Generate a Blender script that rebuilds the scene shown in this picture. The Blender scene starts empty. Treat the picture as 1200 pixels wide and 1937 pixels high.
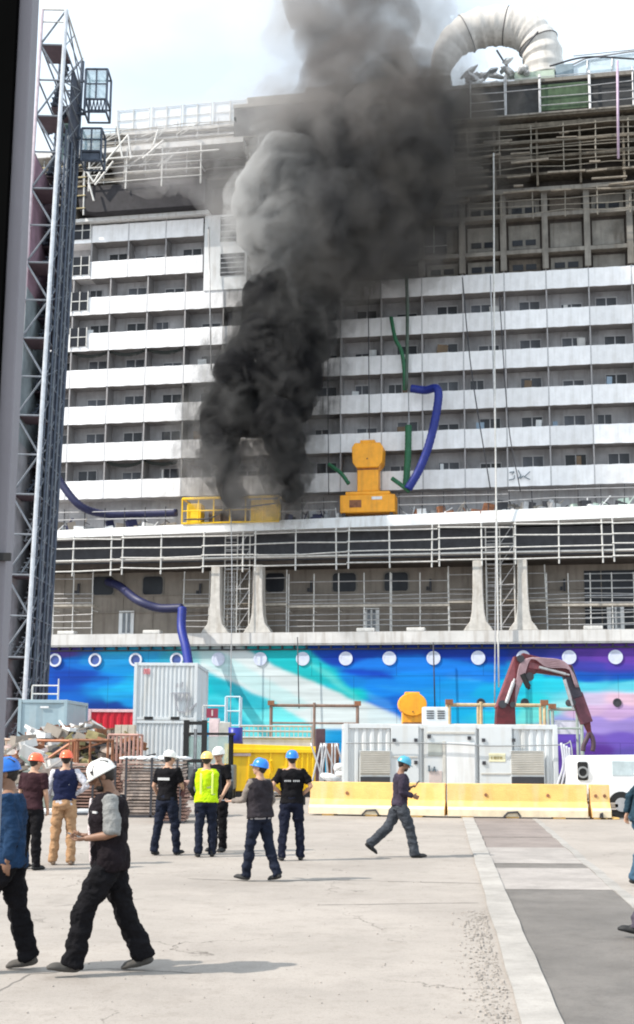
import bpy, bmesh, math, random
import numpy as np
from mathutils import Vector, Matrix, noise
random.seed(7)
R = math.radians
scene = bpy.context.scene
COL = scene.collection
# ------------------------------------------------------------------ camera
FPX, TILT, ROLL, SHA, SHD = 2479.2, 0.174308, 0.0064, 0.18805, 88.0
cam_d = bpy.data.cameras.new("camera"); cam = bpy.data.objects.new("camera", cam_d); COL.objects.link(cam)
cam_d.sensor_fit = 'VERTICAL'; cam_d.sensor_height = 36; cam_d.lens = 36 * FPX / 1937
cam_d.clip_start = 0.1; cam_d.clip_end = 5000
cam.matrix_world = Matrix.Translation((0, 0, 2)) @ Matrix.Rotation(math.pi/2 + TILT, 4, 'X') @ Matrix.Rotation(ROLL, 4, 'Z')
scene.camera = cam
# ------------------------------------------------------------------ world, sun, exposure
SUN_EL, SUN_AZ = R(46), R(-109)      # azimuth measured from +Y (away from camera) towards +X
w = bpy.data.worlds.new("World"); scene.world = w; w.use_nodes = True
nt = w.node_tree; bg = nt.nodes['Background']
sky = nt.nodes.new('ShaderNodeTexSky'); sky.sky_type = 'NISHITA'; sky.sun_disc = False
sky.sun_elevation = SUN_EL; sky.sun_rotation = SUN_AZ; sky.dust_density = 2.2; sky.air_density = 1.0; sky.ozone_density = 1.2
tc = nt.nodes.new('ShaderNodeTexCoord'); mp = nt.nodes.new('ShaderNodeMapping'); mp.inputs['Scale'].default_value = (1.0, 1.0, 2.2)
mp.inputs['Location'].default_value = (-0.15, 0.1, 0.2)
cl = nt.nodes.new('ShaderNodeTexNoise'); cl.inputs['Scale'].default_value = 1.7; cl.inputs['Detail'].default_value = 5; cl.inputs['Roughness'].default_value = 0.5
rp = nt.nodes.new('ShaderNodeValToRGB'); rp.color_ramp.elements[0].position = 0.36; rp.color_ramp.elements[1].position = 0.60; rp.color_ramp.elements[0].color = (.5, .5, .5, 1)
mx = nt.nodes.new('ShaderNodeMix'); mx.data_type = 'RGBA'; mx.inputs[7].default_value = (8.0, 9.1, 9.9, 1)
L = nt.links
L.new(tc.outputs['Generated'], mp.inputs[0]); L.new(mp.outputs[0], cl.inputs['Vector']); L.new(cl.outputs['Fac'], rp.inputs[0])
L.new(rp.outputs[0], mx.inputs[0]); L.new(sky.outputs[0], mx.inputs[6]); L.new(mx.outputs[2], bg.inputs[0])
bg.inputs[1].default_value = 0.125
sd = bpy.data.lights.new("sun", 'SUN'); sd.energy = 4.2; sd.angle = R(0.5); sd.color = (1, 0.935, 0.84)
so = bpy.data.objects.new("sun", sd); COL.objects.link(so)
sdir = Vector((math.sin(SUN_AZ)*math.cos(SUN_EL), math.cos(SUN_AZ)*math.cos(SUN_EL), math.sin(SUN_EL)))
so.rotation_euler = (-sdir).to_track_quat('-Z', 'Y').to_euler(); so.location = (-30, -10, 60)
scene.view_settings.view_transform = 'Standard'; scene.view_settings.look = 'None'
scene.view_settings.exposure = 0.6; scene.view_settings.gamma = 1
scene.render.engine = 'CYCLES'
scene.cycles.volume_bounces = 2; scene.cycles.max_bounces = 7; scene.cycles.volume_step_rate = 1.6; scene.cycles.volume_max_steps = 256
scene.cycles.transparent_max_bounces = 12; scene.cycles.filter_width = 2.0

# ------------------------------------------------------------------ pixel <-> place (used to take dimensions off the photograph)
ct, st_ = math.cos(TILT), math.sin(TILT); cr, sr = math.cos(ROLL), math.sin(ROLL); ca, sa = math.cos(SHA), math.sin(SHA)
def ray(px, py):
    x = (px-600)/FPX; y = (968.5-py)/FPX
    x, y = cr*x-sr*y, sr*x+cr*y
    return Vector((x, ct-y*st_, st_+y*ct))
def W(px, py, Y):
    d = ray(px, py); return Vector((0, 0, 2)) + d*(Y/d.y)
def G(px, py):
    d = ray(px, py); k = -2/d.z; return Vector((d.x*k, d.y*k, 0))
def S(px, py, v=0.0):
    """ship-local (u, v, z) seen at a pixel"""
    d = ray(px, py); k = (ca*SHD+v)/(sa*d.x+ca*d.y); q = d*k
    return Vector((q.x*ca-(q.y-SHD)*sa, v, q.z+2))
def proj_np(u, v, z):
    X = u*ca+v*sa; Y = SHD-u*sa+v*ca; Z = z-2
    f = Y*ct+Z*st_; up = -Y*st_+Z*ct
    x = X/f; y = up/f
    x, y = cr*x+sr*y, -sr*x+cr*y
    return 600+FPX*x, 968.5-FPX*y

# ------------------------------------------------------------------ helpers
def c255(r, g, b, k=1.0):
    f = lambda c: ((c/255)/12.92 if c/255 <= .04045 else ((c/255+.055)/1.055)**2.4)*k
    return (f(r), f(g), f(b))
_m = {}
def mat(name, col, rough=.6, metal=0., var=.18, scale=3., bump=.0, bscale=30., spec=.4, grime=None, rnd=0.):
    if name in _m: return _m[name]
    m = bpy.data.materials.new(name); m.use_nodes = True; _m[name] = m
    n = m.node_tree.nodes; l = m.node_tree.links; b = n['Principled BSDF']
    b.inputs['Roughness'].default_value = rough; b.inputs['Metallic'].default_value = metal
    b.inputs['Specular IOR Level'].default_value = spec
    t = n.new('ShaderNodeTexCoord'); no = n.new('ShaderNodeTexNoise'); no.inputs['Scale'].default_value = scale
    no.inputs['Detail'].default_value = 6; no.inputs['Roughness'].default_value = .62
    l.new(t.outputs['Object'], no.inputs['Vector'])
    r = n.new('ShaderNodeMapRange'); r.inputs[1].default_value = .3; r.inputs[2].default_value = .7
    r.inputs[3].default_value = 1-var; r.inputs[4].default_value = 1+var
    l.new(no.outputs['Fac'], r.inputs[0])
    v = n.new('ShaderNodeVectorMath'); v.operation = 'SCALE'; v.inputs[0].default_value = col
    l.new(r.outputs[0], v.inputs['Scale']); out = v.outputs[0]
    if rnd:
        oi = n.new('ShaderNodeObjectInfo'); r2 = n.new('ShaderNodeMapRange'); r2.inputs[3].default_value = 1-rnd; r2.inputs[4].default_value = 1+rnd
        l.new(oi.outputs['Random'], r2.inputs[0]); v2 = n.new('ShaderNodeVectorMath'); v2.operation = 'SCALE'
        l.new(out, v2.inputs[0]); l.new(r2.outputs[0], v2.inputs['Scale']); out = v2.outputs[0]
    if grime:
        mp = n.new('ShaderNodeMapping'); mp.inputs['Scale'].default_value = (2.2, 2.2, .25)
        l.new(t.outputs['Object'], mp.inputs[0]); g = n.new('ShaderNodeTexNoise'); g.inputs['Scale'].default_value = 1.6; g.inputs['Detail'].default_value = 8
        l.new(mp.outputs[0], g.inputs['Vector']); gr = n.new('ShaderNodeMapRange'); gr.inputs[1].default_value = .50; gr.inputs[2].default_value = .78; gr.inputs[4].default_value = grime[1]
        l.new(g.outputs['Fac'], gr.inputs[0]); x = n.new('ShaderNodeMix'); x.data_type = 'RGBA'; x.inputs[7].default_value = (*grime[0], 1)
        l.new(gr.outputs[0], x.inputs[0]); l.new(out, x.inputs[6]); out = x.outputs[2]
    l.new(out, b.inputs['Base Color'])
    if bump:
        n2 = n.new('ShaderNodeTexNoise'); n2.inputs['Scale'].default_value = bscale; n2.inputs['Detail'].default_value = 5
        l.new(t.outputs['Object'], n2.inputs['Vector']); bp = n.new('ShaderNodeBump'); bp.inputs['Strength'].default_value = bump; bp.inputs['Distance'].default_value = .05
        l.new(n2.outputs['Fac'], bp.inputs['Height']); l.new(bp.outputs[0], b.inputs['Normal'])
    return m
def glassmat(name, col, rough=.08, alpha=.5):
    if name in _m: return _m[name]
    m = mat(name, col, rough, 0, .1, spec=.8); m.node_tree.nodes['Principled BSDF'].inputs['Alpha'].default_value = alpha
    return m
def link(o, parent=None):
    COL.objects.link(o)
    if parent: o.parent = parent
    return o
def tag(o, label=None, cat=None, group=None, kind=None):
    if label: o['label'] = label
    if cat: o['category'] = cat
    if group: o['group'] = group
    if kind: o['kind'] = kind
    return o
def empty(name, loc, label, cat, group=None, rz=0):
    o = bpy.data.objects.new(name, None); o.location = loc; o.rotation_euler = (0, 0, rz); o.empty_display_size = .3; link(o)
    return tag(o, label, cat, group)
def catmull(pts, n=8):
    P = [Vector(p) for p in pts]
    if len(P) < 3: return P
    P = [P[0]*2-P[1]]+P+[P[-1]*2-P[-2]]; out = []
    for i in range(1, len(P)-2):
        for k in range(n):
            t = k/n; a, b, c, d = P[i-1:i+3]
            out.append(.5*((2*b)+(c-a)*t+(2*a-5*b+4*c-d)*t*t+(3*b-a-3*c+d)*t**3))
    out.append(P[-2]); return out
class MB:
    def __init__(s): s.b = bmesh.new(); s.mi = 0
    def _f(s, vs):
        try: f = s.b.faces.new(vs); f.material_index = s.mi; return f
        except ValueError: return None
    def box(s, c, d, rot=None, taper=1.0):
        c = Vector(c); h = Vector(d)/2; vs = []
        for z in (-1, 1):
            for x, y in ((-1, -1), (1, -1), (1, 1), (-1, 1)):
                k = taper if z > 0 else 1
                p = Vector((x*h.x*k, y*h.y*k, z*h.z))
                if rot is not None: p = rot @ p
                vs.append(s.b.verts.new(c+p))
        for q in ((3, 2, 1, 0), (4, 5, 6, 7), (0, 1, 5, 4), (1, 2, 6, 5), (2, 3, 7, 6), (3, 0, 4, 7)): s._f([vs[i] for i in q])
        return s
    def bb(s, x0, x1, y0, y1, z0, z1): return s.box(((x0+x1)/2, (y0+y1)/2, (z0+z1)/2), (abs(x1-x0), abs(y1-y0), abs(z1-z0)))
    def bar(s, a, b, r=.03, n=6, r2=None, flat=None):
        """round bar, or a square-section bar when n == 4"""
        return s.tube([a, b], [r, r if r2 is None else r2], n)
    def tube(s, pts, rad, n=8, side=None, cap=True, round_ends=False):
        P = [Vector(p) for p in pts]
        if not isinstance(rad, (list, tuple)): rad = [rad]*len(P)
        rad = [(r, r) if not isinstance(r, (tuple, list)) else tuple(r) for r in rad]
        if round_ends:
            d0 = (P[1]-P[0]).normalized(); d1 = (P[-1]-P[-2]).normalized(); r0 = rad[0]; r1 = rad[-1]
            a0 = min(r0); a1 = min(r1)
            P = [P[0]-d0*a0*.98, P[0]-d0*a0*.8, P[0]-d0*a0*.45]+P+[P[-1]+d1*a1*.45, P[-1]+d1*a1*.8, P[-1]+d1*a1*.98]
            rad = [tuple(x*.2 for x in r0), tuple(x*.6 for x in r0), tuple(x*.89 for x in r0)]+rad+[tuple(x*.89 for x in r1), tuple(x*.6 for x in r1), tuple(x*.2 for x in r1)]
        T = []
        for i in range(len(P)):
            a = P[max(0, i-1)]; b = P[min(len(P)-1, i+1)]; d = (b-a)
            T.append(d.normalized() if d.length > 1e-9 else Vector((0, 0, 1)))
        if side is None:
            side = Vector((1, 0, 0)) if abs(T[0].x) < .8 else Vector((0, 1, 0))
        X = (Vector(side) - T[0]*T[0].dot(Vector(side))).normalized(); rings = []
        for i, p in enumerate(P):
            X = X - T[i]*T[i].dot(X)
            X = X.normalized() if X.length > 1e-6 else T[i].orthogonal().normalized()
            Y = T[i].cross(X); ring = []
            for k in range(n):
                an = 2*math.pi*(k+.5)/n
                ring.append(s.b.verts.new(p+X*math.cos(an)*rad[i][0]+Y*math.sin(an)*rad[i][1]))
            rings.append(ring)
        for i in range(len(rings)-1):
            for k in range(n):
                s._f([rings[i][k], rings[i][(k+1) % n], rings[i+1][(k+1) % n], rings[i+1][k]])
        if cap:
            s._f(list(reversed(rings[0]))); s._f(rings[-1])
        return s
    def ball(s, c, r, rot=None, sub=2):
        r = Vector(r) if isinstance(r, (tuple, list, Vector)) else Vector((r, r, r))
        M = Matrix.Translation(Vector(c)) @ (rot.to_4x4() if rot is not None else Matrix.Identity(4)) @ Matrix.Diagonal((*r, 1))
        g = bmesh.ops.create_icosphere(s.b, subdivisions=sub, radius=1, matrix=M)
        for v in g['verts']:
            for f in v.link_faces: f.material_index = s.mi
        return s
    def prism(s, poly, axis, d0, d1):
        """extrude a 2-D outline; axis 'y': outline in x,z; 'x': outline in y,z; 'z': outline in x,y"""
        def P(a, b, d): return {'y': (a, d, b), 'x': (d, a, b), 'z': (a, b, d)}[axis]
        A = [s.b.verts.new(P(a, b, d0)) for a, b in poly]; B = [s.b.verts.new(P(a, b, d1)) for a, b in poly]
        s._f(A); s._f(list(reversed(B)))
        for i in range(len(A)): s._f([A[i], B[i], B[(i+1) % len(A)], A[(i+1) % len(A)]])
        return s
    def disc(s, c, r, th, n=20, axis='y'):
        c = Vector(c); return s.prism([(c.x+r*math.cos(2*math.pi*k/n), c.z+r*math.sin(2*math.pi*k/n)) for k in range(n)], 'y', c.y-th/2, c.y+th/2)
    def ring(s, c, r0, r1, th, n=24):
        c = Vector(c); v = []
        for k in range(n):
            a = 2*math.pi*k/n
            for rr, yy in ((r0, -th/2), (r1, -th/2), (r1, th/2), (r0, th/2)): v.append(s.b.verts.new(c+Vector((rr*math.cos(a), yy, rr*math.sin(a)))))
        for k in range(n):
            j = (k+1) % n
            for q in range(4): s._f([v[4*k+q], v[4*k+(q+1) % 4], v[4*j+(q+1) % 4], v[4*j+q]])
        return s
    def build(s, name, mats, parent=None, bevel=0, smooth=False):
        bmesh.ops.recalc_face_normals(s.b, faces=s.b.faces)
        me = bpy.data.meshes.new(name); s.b.to_mesh(me); s.b.free()
        for m in (mats if isinstance(mats, (list, tuple)) else [mats]): me.materials.append(m)
        if smooth: me.polygons.foreach_set('use_smooth', [True]*len(me.polygons))
        o = bpy.data.objects.new(name, me); link(o, parent)
        if bevel:
            md = o.modifiers.new('bevel', 'BEVEL'); md.width = bevel; md.segments = 2; md.limit_method = 'ANGLE'
        return o
    def remesh(s, name, m, parent, voxel, smooth=2, wrinkle=0, wscale=7, fac=.5):
        me = bpy.data.meshes.new(name); s.b.to_mesh(me); s.b.free()
        t = bpy.data.objects.new('t', me); COL.objects.link(t)
        md = t.modifiers.new('r', 'REMESH'); md.mode = 'VOXEL'; md.voxel_size = voxel
        if smooth:
            sm = t.modifiers.new('s', 'SMOOTH'); sm.factor = fac; sm.iterations = smooth
        dg = bpy.context.evaluated_depsgraph_get(); dg.update()
        nm = bpy.data.meshes.new_from_object(t.evaluated_get(dg)); bpy.data.objects.remove(t); bpy.data.meshes.remove(me)
        nm.name = name
        if wrinkle:
            n = len(nm.vertices); off = random.random()*50
            co = np.empty(n*3); nm.vertices.foreach_get('co', co); co = co.reshape(-1, 3)
            no = np.empty(n*3); nm.vertices.foreach_get('normal', no); no = no.reshape(-1, 3)
            for i in range(n):
                p = co[i]; q = Vector((p[0]*wscale+off, p[1]*wscale, p[2]*wscale*1.5))
                a = noise.noise(q); rdg = 1-abs(noise.noise(q*1.9+Vector((3, 9, 1))))*2.2
                co[i] = p+no[i]*wrinkle*(a*1.2+rdg*.5)
            nm.vertices.foreach_set('co', co.ravel())
        nm.materials.clear(); nm.materials.append(m)
        nm.polygons.foreach_set('use_smooth', [True]*len(nm.polygons))
        o = bpy.data.objects.new(name, nm); return link(o, parent)
def copytree(o, parent=None):
    c = o.copy(); COL.objects.link(c)
    if parent: c.parent = parent
    for ch in list(o.children): copytree(ch, c)
    return c

# ------------------------------------------------------------------ materials
white = mat('white_paint', (.70, .71, .72), .55, var=.06, scale=1.2, grime=((.36, .32, .27), .5), bump=.05)
film = mat('white_film', (.76, .755, .77), .42, var=.07, scale=1.6, rnd=.10, bump=.35, bscale=3.2, grime=((.5, .48, .45), .35))
offw = mat('off_white_paint', (.52, .51, .50), .6, var=.12, scale=.8, grime=((.25, .21, .17), .6))
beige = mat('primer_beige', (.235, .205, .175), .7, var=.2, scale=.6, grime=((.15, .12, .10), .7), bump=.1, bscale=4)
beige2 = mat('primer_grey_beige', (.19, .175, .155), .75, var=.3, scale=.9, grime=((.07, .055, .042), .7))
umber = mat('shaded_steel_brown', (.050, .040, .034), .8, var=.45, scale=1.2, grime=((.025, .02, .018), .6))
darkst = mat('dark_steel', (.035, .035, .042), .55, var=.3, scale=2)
blackm = mat('black_rubber', (.012, .012, .013), .7, var=.2)
net = mat('dark_netting', (.035, .036, .038), .9, var=.3, scale=2.5)
galv = mat('galvanised_tube', (.42, .42, .43), .45, metal=.55, var=.2, scale=4)
galvw = mat('pale_tube', (.55, .54, .52), .5, metal=.1, var=.2, scale=4)
plank = mat('scaffold_plank', (.21, .18, .145), .8, var=.35, scale=3)
rust = mat('rusty_steel', (.22, .095, .05), .8, var=.4, scale=5)
navyst = mat('blue_grey_steel', (.07, .085, .115), .5, metal=.3, var=.3, scale=3)
winm = mat('dark_window', (.012, .013, .018), .3, var=.3, scale=1, spec=.25)
winb = mat('grey_window', (.10, .11, .125), .15, var=.4, scale=1.3, spec=.8)
orange = mat('orange_paint', c255(252, 172, 40, .85), .45, var=.12, scale=2, grime=((.25, .12, .03), .35))
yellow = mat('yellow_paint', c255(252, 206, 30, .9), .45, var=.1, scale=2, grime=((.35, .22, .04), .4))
bluehose = mat('blue_hose', c255(25, 40, 120), .5, var=.2, scale=5)
navyhose = mat('navy_hose', c255(32, 35, 70), .5, var=.2, scale=5)
greenm = mat('green_hose', c255(40, 95, 65), .6, var=.25, scale=5)
redm = mat('crane_red', c255(88, 28, 34), .45, var=.35, scale=5, grime=((.06, .03, .03), .6))
grey = mat('mid_grey', (.25, .26, .27), .6, var=.15)
contw = mat('container_white', (.56, .585, .60), .5, var=.06, scale=1, grime=((.36, .30, .22), .4))
louvre = mat('louvre_grey', (.50, .485, .45), .6, var=.1)

# ------------------------------------------------------------------ ground
def ground_mat(name, base, dark, rough=.9, crack=True, bump=.35, mott=.55):
    m = bpy.data.materials.new(name); m.use_nodes = True; n = m.node_tree.nodes; l = m.node_tree.links; b = n['Principled BSDF']
    b.inputs['Roughness'].default_value = rough; b.inputs['Specular IOR Level'].default_value = .25
    t = n.new('ShaderNodeTexCoord')
    def no(sc, det=8, ro=.6):
        x = n.new('ShaderNodeTexNoise'); x.inputs['Scale'].default_value = sc; x.inputs['Detail'].default_value = det; x.inputs['Roughness'].default_value = ro
        l.new(t.outputs['Object'], x.inputs['Vector']); return x
    def rng(src, a, b_, c=0, d=1):
        x = n.new('ShaderNodeMapRange'); x.inputs[1].default_value = a; x.inputs[2].default_value = b_; x.inputs[3].default_value = c; x.inputs[4].default_value = d
        l.new(src, x.inputs[0]); return x.outputs[0]
    def mix(f, a, b_):
        x = n.new('ShaderNodeMix'); x.data_type = 'RGBA'; l.new(f, x.inputs[0])
        for i, v in ((6, a), (7, b_)):
            if isinstance(v, tuple): x.inputs[i].default_value = (*v, 1)
            else: l.new(v, x.inputs[i])
        return x.outputs[2]
    o = mix(rng(no(.35).outputs['Fac'], .35, .7), tuple(1.06*c for c in base), tuple(.80*c for c in base))
    o = mix(rng(no(1.1, 10, .75).outputs['Fac'], .50 if crack else .42, .68, 0, mott if crack else .9), o, tuple((.72 if crack else .62)*c for c in base))
    o = mix(rng(no(3.2, 9, .7).outputs['Fac'], .52, .75, 0, .45), o, dark)
    o = mix(rng(no(38, 4, .7).outputs['Fac'], .55, .68, 0, .6), o, dark)
    o = mix(rng(no(12, 6, .8).outputs['Fac'], .56, .66, 0, .35), o, tuple(.8*c for c in dark))
    if crack:
        v = n.new('ShaderNodeTexVoronoi'); v.feature = 'DISTANCE_TO_EDGE'; v.inputs['Scale'].default_value = .33
        a = n.new('ShaderNodeVectorMath'); nn = no(1.8, 6); s2 = n.new('ShaderNodeVectorMath'); s2.operation = 'SCALE'; s2.inputs['Scale'].default_value = .9
        l.new(nn.outputs['Color'], s2.inputs[0]); l.new(t.outputs['Object'], a.inputs[0]); l.new(s2.outputs[0], a.inputs[1]); l.new(a.outputs[0], v.inputs['Vector'])
        f = rng(v.outputs['Distance'], .0, .006, 1, 0); g = rng(no(.5).outputs['Fac'], .5, .62)
        mm = n.new('ShaderNodeMath'); mm.operation = 'MULTIPLY'; l.new(f, mm.inputs[0]); l.new(g, mm.inputs[1])
        o = mix(mm.outputs[0], o, tuple(.45*c for c in dark))
    l.new(o, b.inputs['Base Color'])
    bp = n.new('ShaderNodeBump'); bp.inputs['Strength'].default_value = bump; bp.inputs['Distance'].default_value = .02
    nn = no(22, 8, .7); l.new(nn.outputs['Fac'], bp.inputs['Height']); l.new(bp.outputs[0], b.inputs['Normal'])
    return m
concrete = ground_mat('quay_concrete', (.318, .284, .256), (.165, .138, .115))
kerbc = ground_mat('kerb_concrete', (.37, .345, .32), (.23, .21, .19), crack=False)
wetasph = ground_mat('patched_asphalt', (.165, .150, .138), (.070, .061, .055), .6, crack=False)
brownp = ground_mat('stained_channel', (.235, .20, .185), (.20, .16, .14), crack=False)
palec = ground_mat('pale_screed', (.345, .315, .295), (.22, .195, .18), crack=False)
def flat(name, pts, z, m, kind='structure', th=None):
    b = MB()
    if th: b.prism([(p[0], p[1]) for p in pts], 'z', z-th, z)
    else: b._f([b.b.verts.new((p[0], p[1], z)) for p in pts])
    o = b.build(name, m); o['kind'] = kind; return o
# quay: its edge runs parallel to the ship, the water beyond
def ship2w(u, v, z): return Vector((u*ca+v*sa, SHD-u*sa+v*ca, z))
e0 = ship2w(-400, -3.2, 0); e1 = ship2w(400, -3.2, 0)
flat('ground', [(-400, -40), (400, -40), (e1.x, e1.y), (e0.x, e0.y)], 0, concrete)
b = MB(); b.prism([(e0.x, e0.y), (e1.x, e1.y), (e1.x, e1.y-.4), (e0.x, e0.y-.4)], 'z', -5, -.005); o = b.build('quay_wall', concrete); o['kind'] = 'structure'
wm = bpy.data.materials.new('water'); wm.use_nodes = True; wb = wm.node_tree.nodes['Principled BSDF']; wb.inputs['Base Color'].default_value = (.02, .05, .06, 1); wb.inputs['Roughness'].default_value = .15
wn = wm.node_tree.nodes.new('ShaderNodeTexNoise'); wn.inputs['Scale'].default_value = 90; wbp = wm.node_tree.nodes.new('ShaderNodeBump'); wbp.inputs['Strength'].default_value = .4
wm.node_tree.links.new(wn.outputs['Fac'], wbp.inputs['Height']); wm.node_tree.links.new(wbp.outputs[0], wb.inputs['Normal'])
flat('water', [(-2500, 60), (2500, 60), (2500, 4000), (-2500, 4000)], -2.6, wm)
# the inset channel with its kerbs running away from the camera
def chl(t): return Vector((1.74+(t-9.3)*.0942, t, 0))       # left kerb, inner edge
def chr_(t): return Vector((3.95+(t-16.8)*.0992, t, 0))     # right kerb
def strip(name, fa, fb, t0, t1, z, m, n=1, th=None, jit=0):
    A = []; B = []
    for i in range(n+1):
        t = t0+(t1-t0)*i/n; a = fa(t); c = fb(t)
        A.append((a.x+random.uniform(-jit, jit), a.y)); B.append((c.x+random.uniform(-jit, jit), c.y))
    return flat(name, A+B[::-1], z, m, th=th)
strip('asphalt_patch', chl, chr_, 4, 18.9, .004, wetasph)
strip('screed_crossing', chl, chr_, 18.9, 22.1, .008, palec)
strip('asphalt_patch', chl, chr_, 22.1, 22.95, .004, wetasph)
strip('screed_crossing', chl, chr_, 22.95, 26.4, .008, palec)
strip('channel_cover', chl, chr_, 26.4, 29.2, .004, brownp)
strip('channel_cover', chl, chr_, 29.3, 37, .006, brownp)
strip('kerb_line', lambda t: chl(t)-Vector((.30, 0, 0)), chl, 4, 36.6, .03, kerbc, 40, .028, .012)
strip('kerb_line', chr_, lambda t: chr_(t)+Vector((.15, 0, 0)), 4, 36.4, .014, ground_mat('worn_line', (.33, .31, .29), (.22, .20, .18), crack=False), 60, .012, .02)
# slab joints
jm = ground_mat('joint_filler', (.20, .18, .165), (.12, .11, .10), crack=False)
def jointline(pts, wd):
    P = [G(*p) for p in pts]; out = []; A = []; B = []
    Q = []
    for i in range(len(P)-1):
        for k in range(10): Q.append(P[i].lerp(P[i+1], k/10))
    Q.append(P[-1])
    for i, p in enumerate(Q):
        d = (Q[min(i+1, len(Q)-1)]-Q[max(i-1, 0)]).normalized(); nn = Vector((-d.y, d.x, 0)); h = wd*random.uniform(.25, 1)*.5; j = nn*random.uniform(-.02, .02)
        A.append(p+nn*h+j); B.append(p-nn*h+j)
    flat('ground_joint', A+B[::-1], .003, jm)
jointline([(-60, 1905), (60, 1843), (200, 1832), (380, 1842)], .03)
jointline([(640, 1665), (930, 1672)], .05)
jointline([(355, 1662), (500, 1668), (640, 1664)], .06)
jointline([(100, 1715), (270, 1700)], .03)
jointline([(600, 1712), (905, 1708)], .035)
# broken concrete and grit along the kerb
b = MB()
for i in range(900):
    t = random.uniform(8.5, 16.5); a = chl(t)
    x = a.x-.33-abs(random.gauss(0, .16))-.02
    s = random.uniform(.004, .016)
    b.box((x, t, s*.4), (s*2, s*1.6, s*1.1), Matrix.Rotation(random.uniform(0, 3), 3, 'Z') @ Matrix.Rotation(random.uniform(-.4, .4), 3, 'X'), .7)
for i in range(700):
    t = random.uniform(6, 30); x = random.uniform(-6, 1.6)*t/14
    s = random.uniform(.004, .011)
    b.box((x, t, s*.4), (s*2, s*1.6, s*1.1), Matrix.Rotation(random.uniform(0, 3), 3, 'Z'), .7)
o = b.build('gravel', mat('broken_concrete', (.28, .25, .225), .9, var=.3)); o['kind'] = 'stuff'; tag(o, 'loose grit and broken concrete along the pale kerb', 'gravel')

# ------------------------------------------------------------------ the ship
ship = empty('cruise_ship', (0, SHD, 0), 'unfinished white cruise ship with rows of balconies and a blue and purple painted hull', 'ship', rz=-SHA)
BAY, DK, Z0 = 2.83, 2.72, 20.17
UL, UR = -34.0, 31.0
# hull mural
ctrl = [(60,1230,40,80,170),(130,1228,80,60,150),(170,1228,40,90,175),(100,1260,5,75,185),(150,1275,0,70,180),(160,1255,20,110,215),(220,1235,30,165,220),(220,1260,15,140,220),(210,1290,5,125,225),(235,1300,20,175,232),(235,1320,15,140,222),(200,1338,0,60,155),(120,1320,5,95,200),
 (100,1300,0,80,195),(290,1232,40,160,205),(340,1230,70,180,210),(400,1232,140,200,215),(300,1280,30,160,220),(350,1300,40,170,215),(420,1250,150,210,225),(410,1300,30,190,215),(420,1330,60,200,225),(460,1350,90,215,235),(450,1300,110,210,235),(520,1350,120,225,240),
 (480,1240,30,170,195),(540,1240,20,185,205),(590,1280,25,195,205),(640,1310,20,195,200),(600,1230,15,80,195),(660,1240,5,60,190),(700,1270,0,80,215),(650,1290,10,110,225),(720,1300,0,115,240),(760,1240,0,90,215),(740,1335,0,85,215),(800,1280,5,120,240),(800,1340,20,130,235),
 (760,1225,10,40,140),(850,1228,10,40,140),(930,1232,10,45,140),(860,1260,10,100,220),(870,1300,30,150,240),(870,1335,20,170,235),(930,1270,20,110,220),(935,1310,30,170,235),(940,1340,40,200,235),(1000,1240,40,50,150),(1000,1265,30,130,215),(1000,1290,20,200,240),(1010,1330,40,205,220),(1020,1350,110,215,220),
 (1060,1290,40,200,235),(1070,1330,150,215,230),(1060,1240,60,60,165),(1100,1235,90,55,165),(1160,1240,105,60,175),(1110,1265,60,60,170),(1170,1268,80,60,175),(1100,1283,20,90,200),(1180,1283,30,80,190),(1110,1298,110,205,240),(1190,1296,140,215,245),(1120,1320,205,185,225),(1180,1320,235,190,220),(1110,1345,215,175,220),(1170,1350,205,165,220),(1130,1372,165,140,220),(1190,1372,160,135,215),(1110,1400,120,85,190),(1180,1400,120,90,200),(1120,1420,90,50,150),(1190,1425,100,80,175),(1070,1400,100,70,180),(1070,1370,150,150,220),(1250,1300,225,190,225),(1250,1240,100,60,170),
 (700,1400,30,130,220),(500,1400,110,215,230),(300,1400,20,100,200),(900,1400,40,160,220),(100,1400,10,60,180)]
gu = np.linspace(UL, UR, 560); gz = np.linspace(-4, 8.3, 150)
UU, ZZ = np.meshgrid(gu, gz); PX, PY = proj_np(UU, -1.5, ZZ)
def snoise(x, y, sc):
    return np.vectorize(lambda a, b_: noise.noise(Vector((a*sc, b_*sc*3.2, 1.7))))(x, y)
NX = snoise(PX, PY, .012); NY = snoise(PX+500, PY, .02)
QX = PX+NX*16; QY = PY+NY*6
num = np.zeros((*PX.shape, 3)); den = np.zeros(PX.shape)
for (x, y, r_, g_, b_) in ctrl:
    g_ = min(255, g_+16) if (b_ > 180 and r_ < 60 and g_ < 140 and x > 560) else g_; r_ = 0 if r_ < 35 else r_
    wt = 1/(((QX-x)/34)**2+((QY-y)/13)**2+.05)**3.2
    den += wt; num += wt[..., None]*np.array(c255(r_, g_, b_))
colr = num/den[..., None]
def poly_mask(poly, soft=2.0):
    m = np.zeros(PX.shape, bool); n = len(poly)
    X = PX+NX*5; Y = PY+NY*3
    for i in range(n):
        x0, y0 = poly[i]; x1, y1 = poly[(i+1) % n]
        if y0 == y1: continue
        c = ((y0 > Y) != (y1 > Y)) & (X < (x1-x0)*(Y-y0)/(y1-y0)+x0); m ^= c
    f = m.astype(float)
    for _ in range(2): f = (f+np.roll(f, 1, 0)+np.roll(f, -1, 0)+np.roll(f, 1, 1)+np.roll(f, -1, 1))/5
    return f
def paint(poly, c, k=1.0):
    global colr
    f = (poly_mask(poly)*k)[..., None]; colr = colr*(1-f)+np.array(c255(*c))*f
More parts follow.
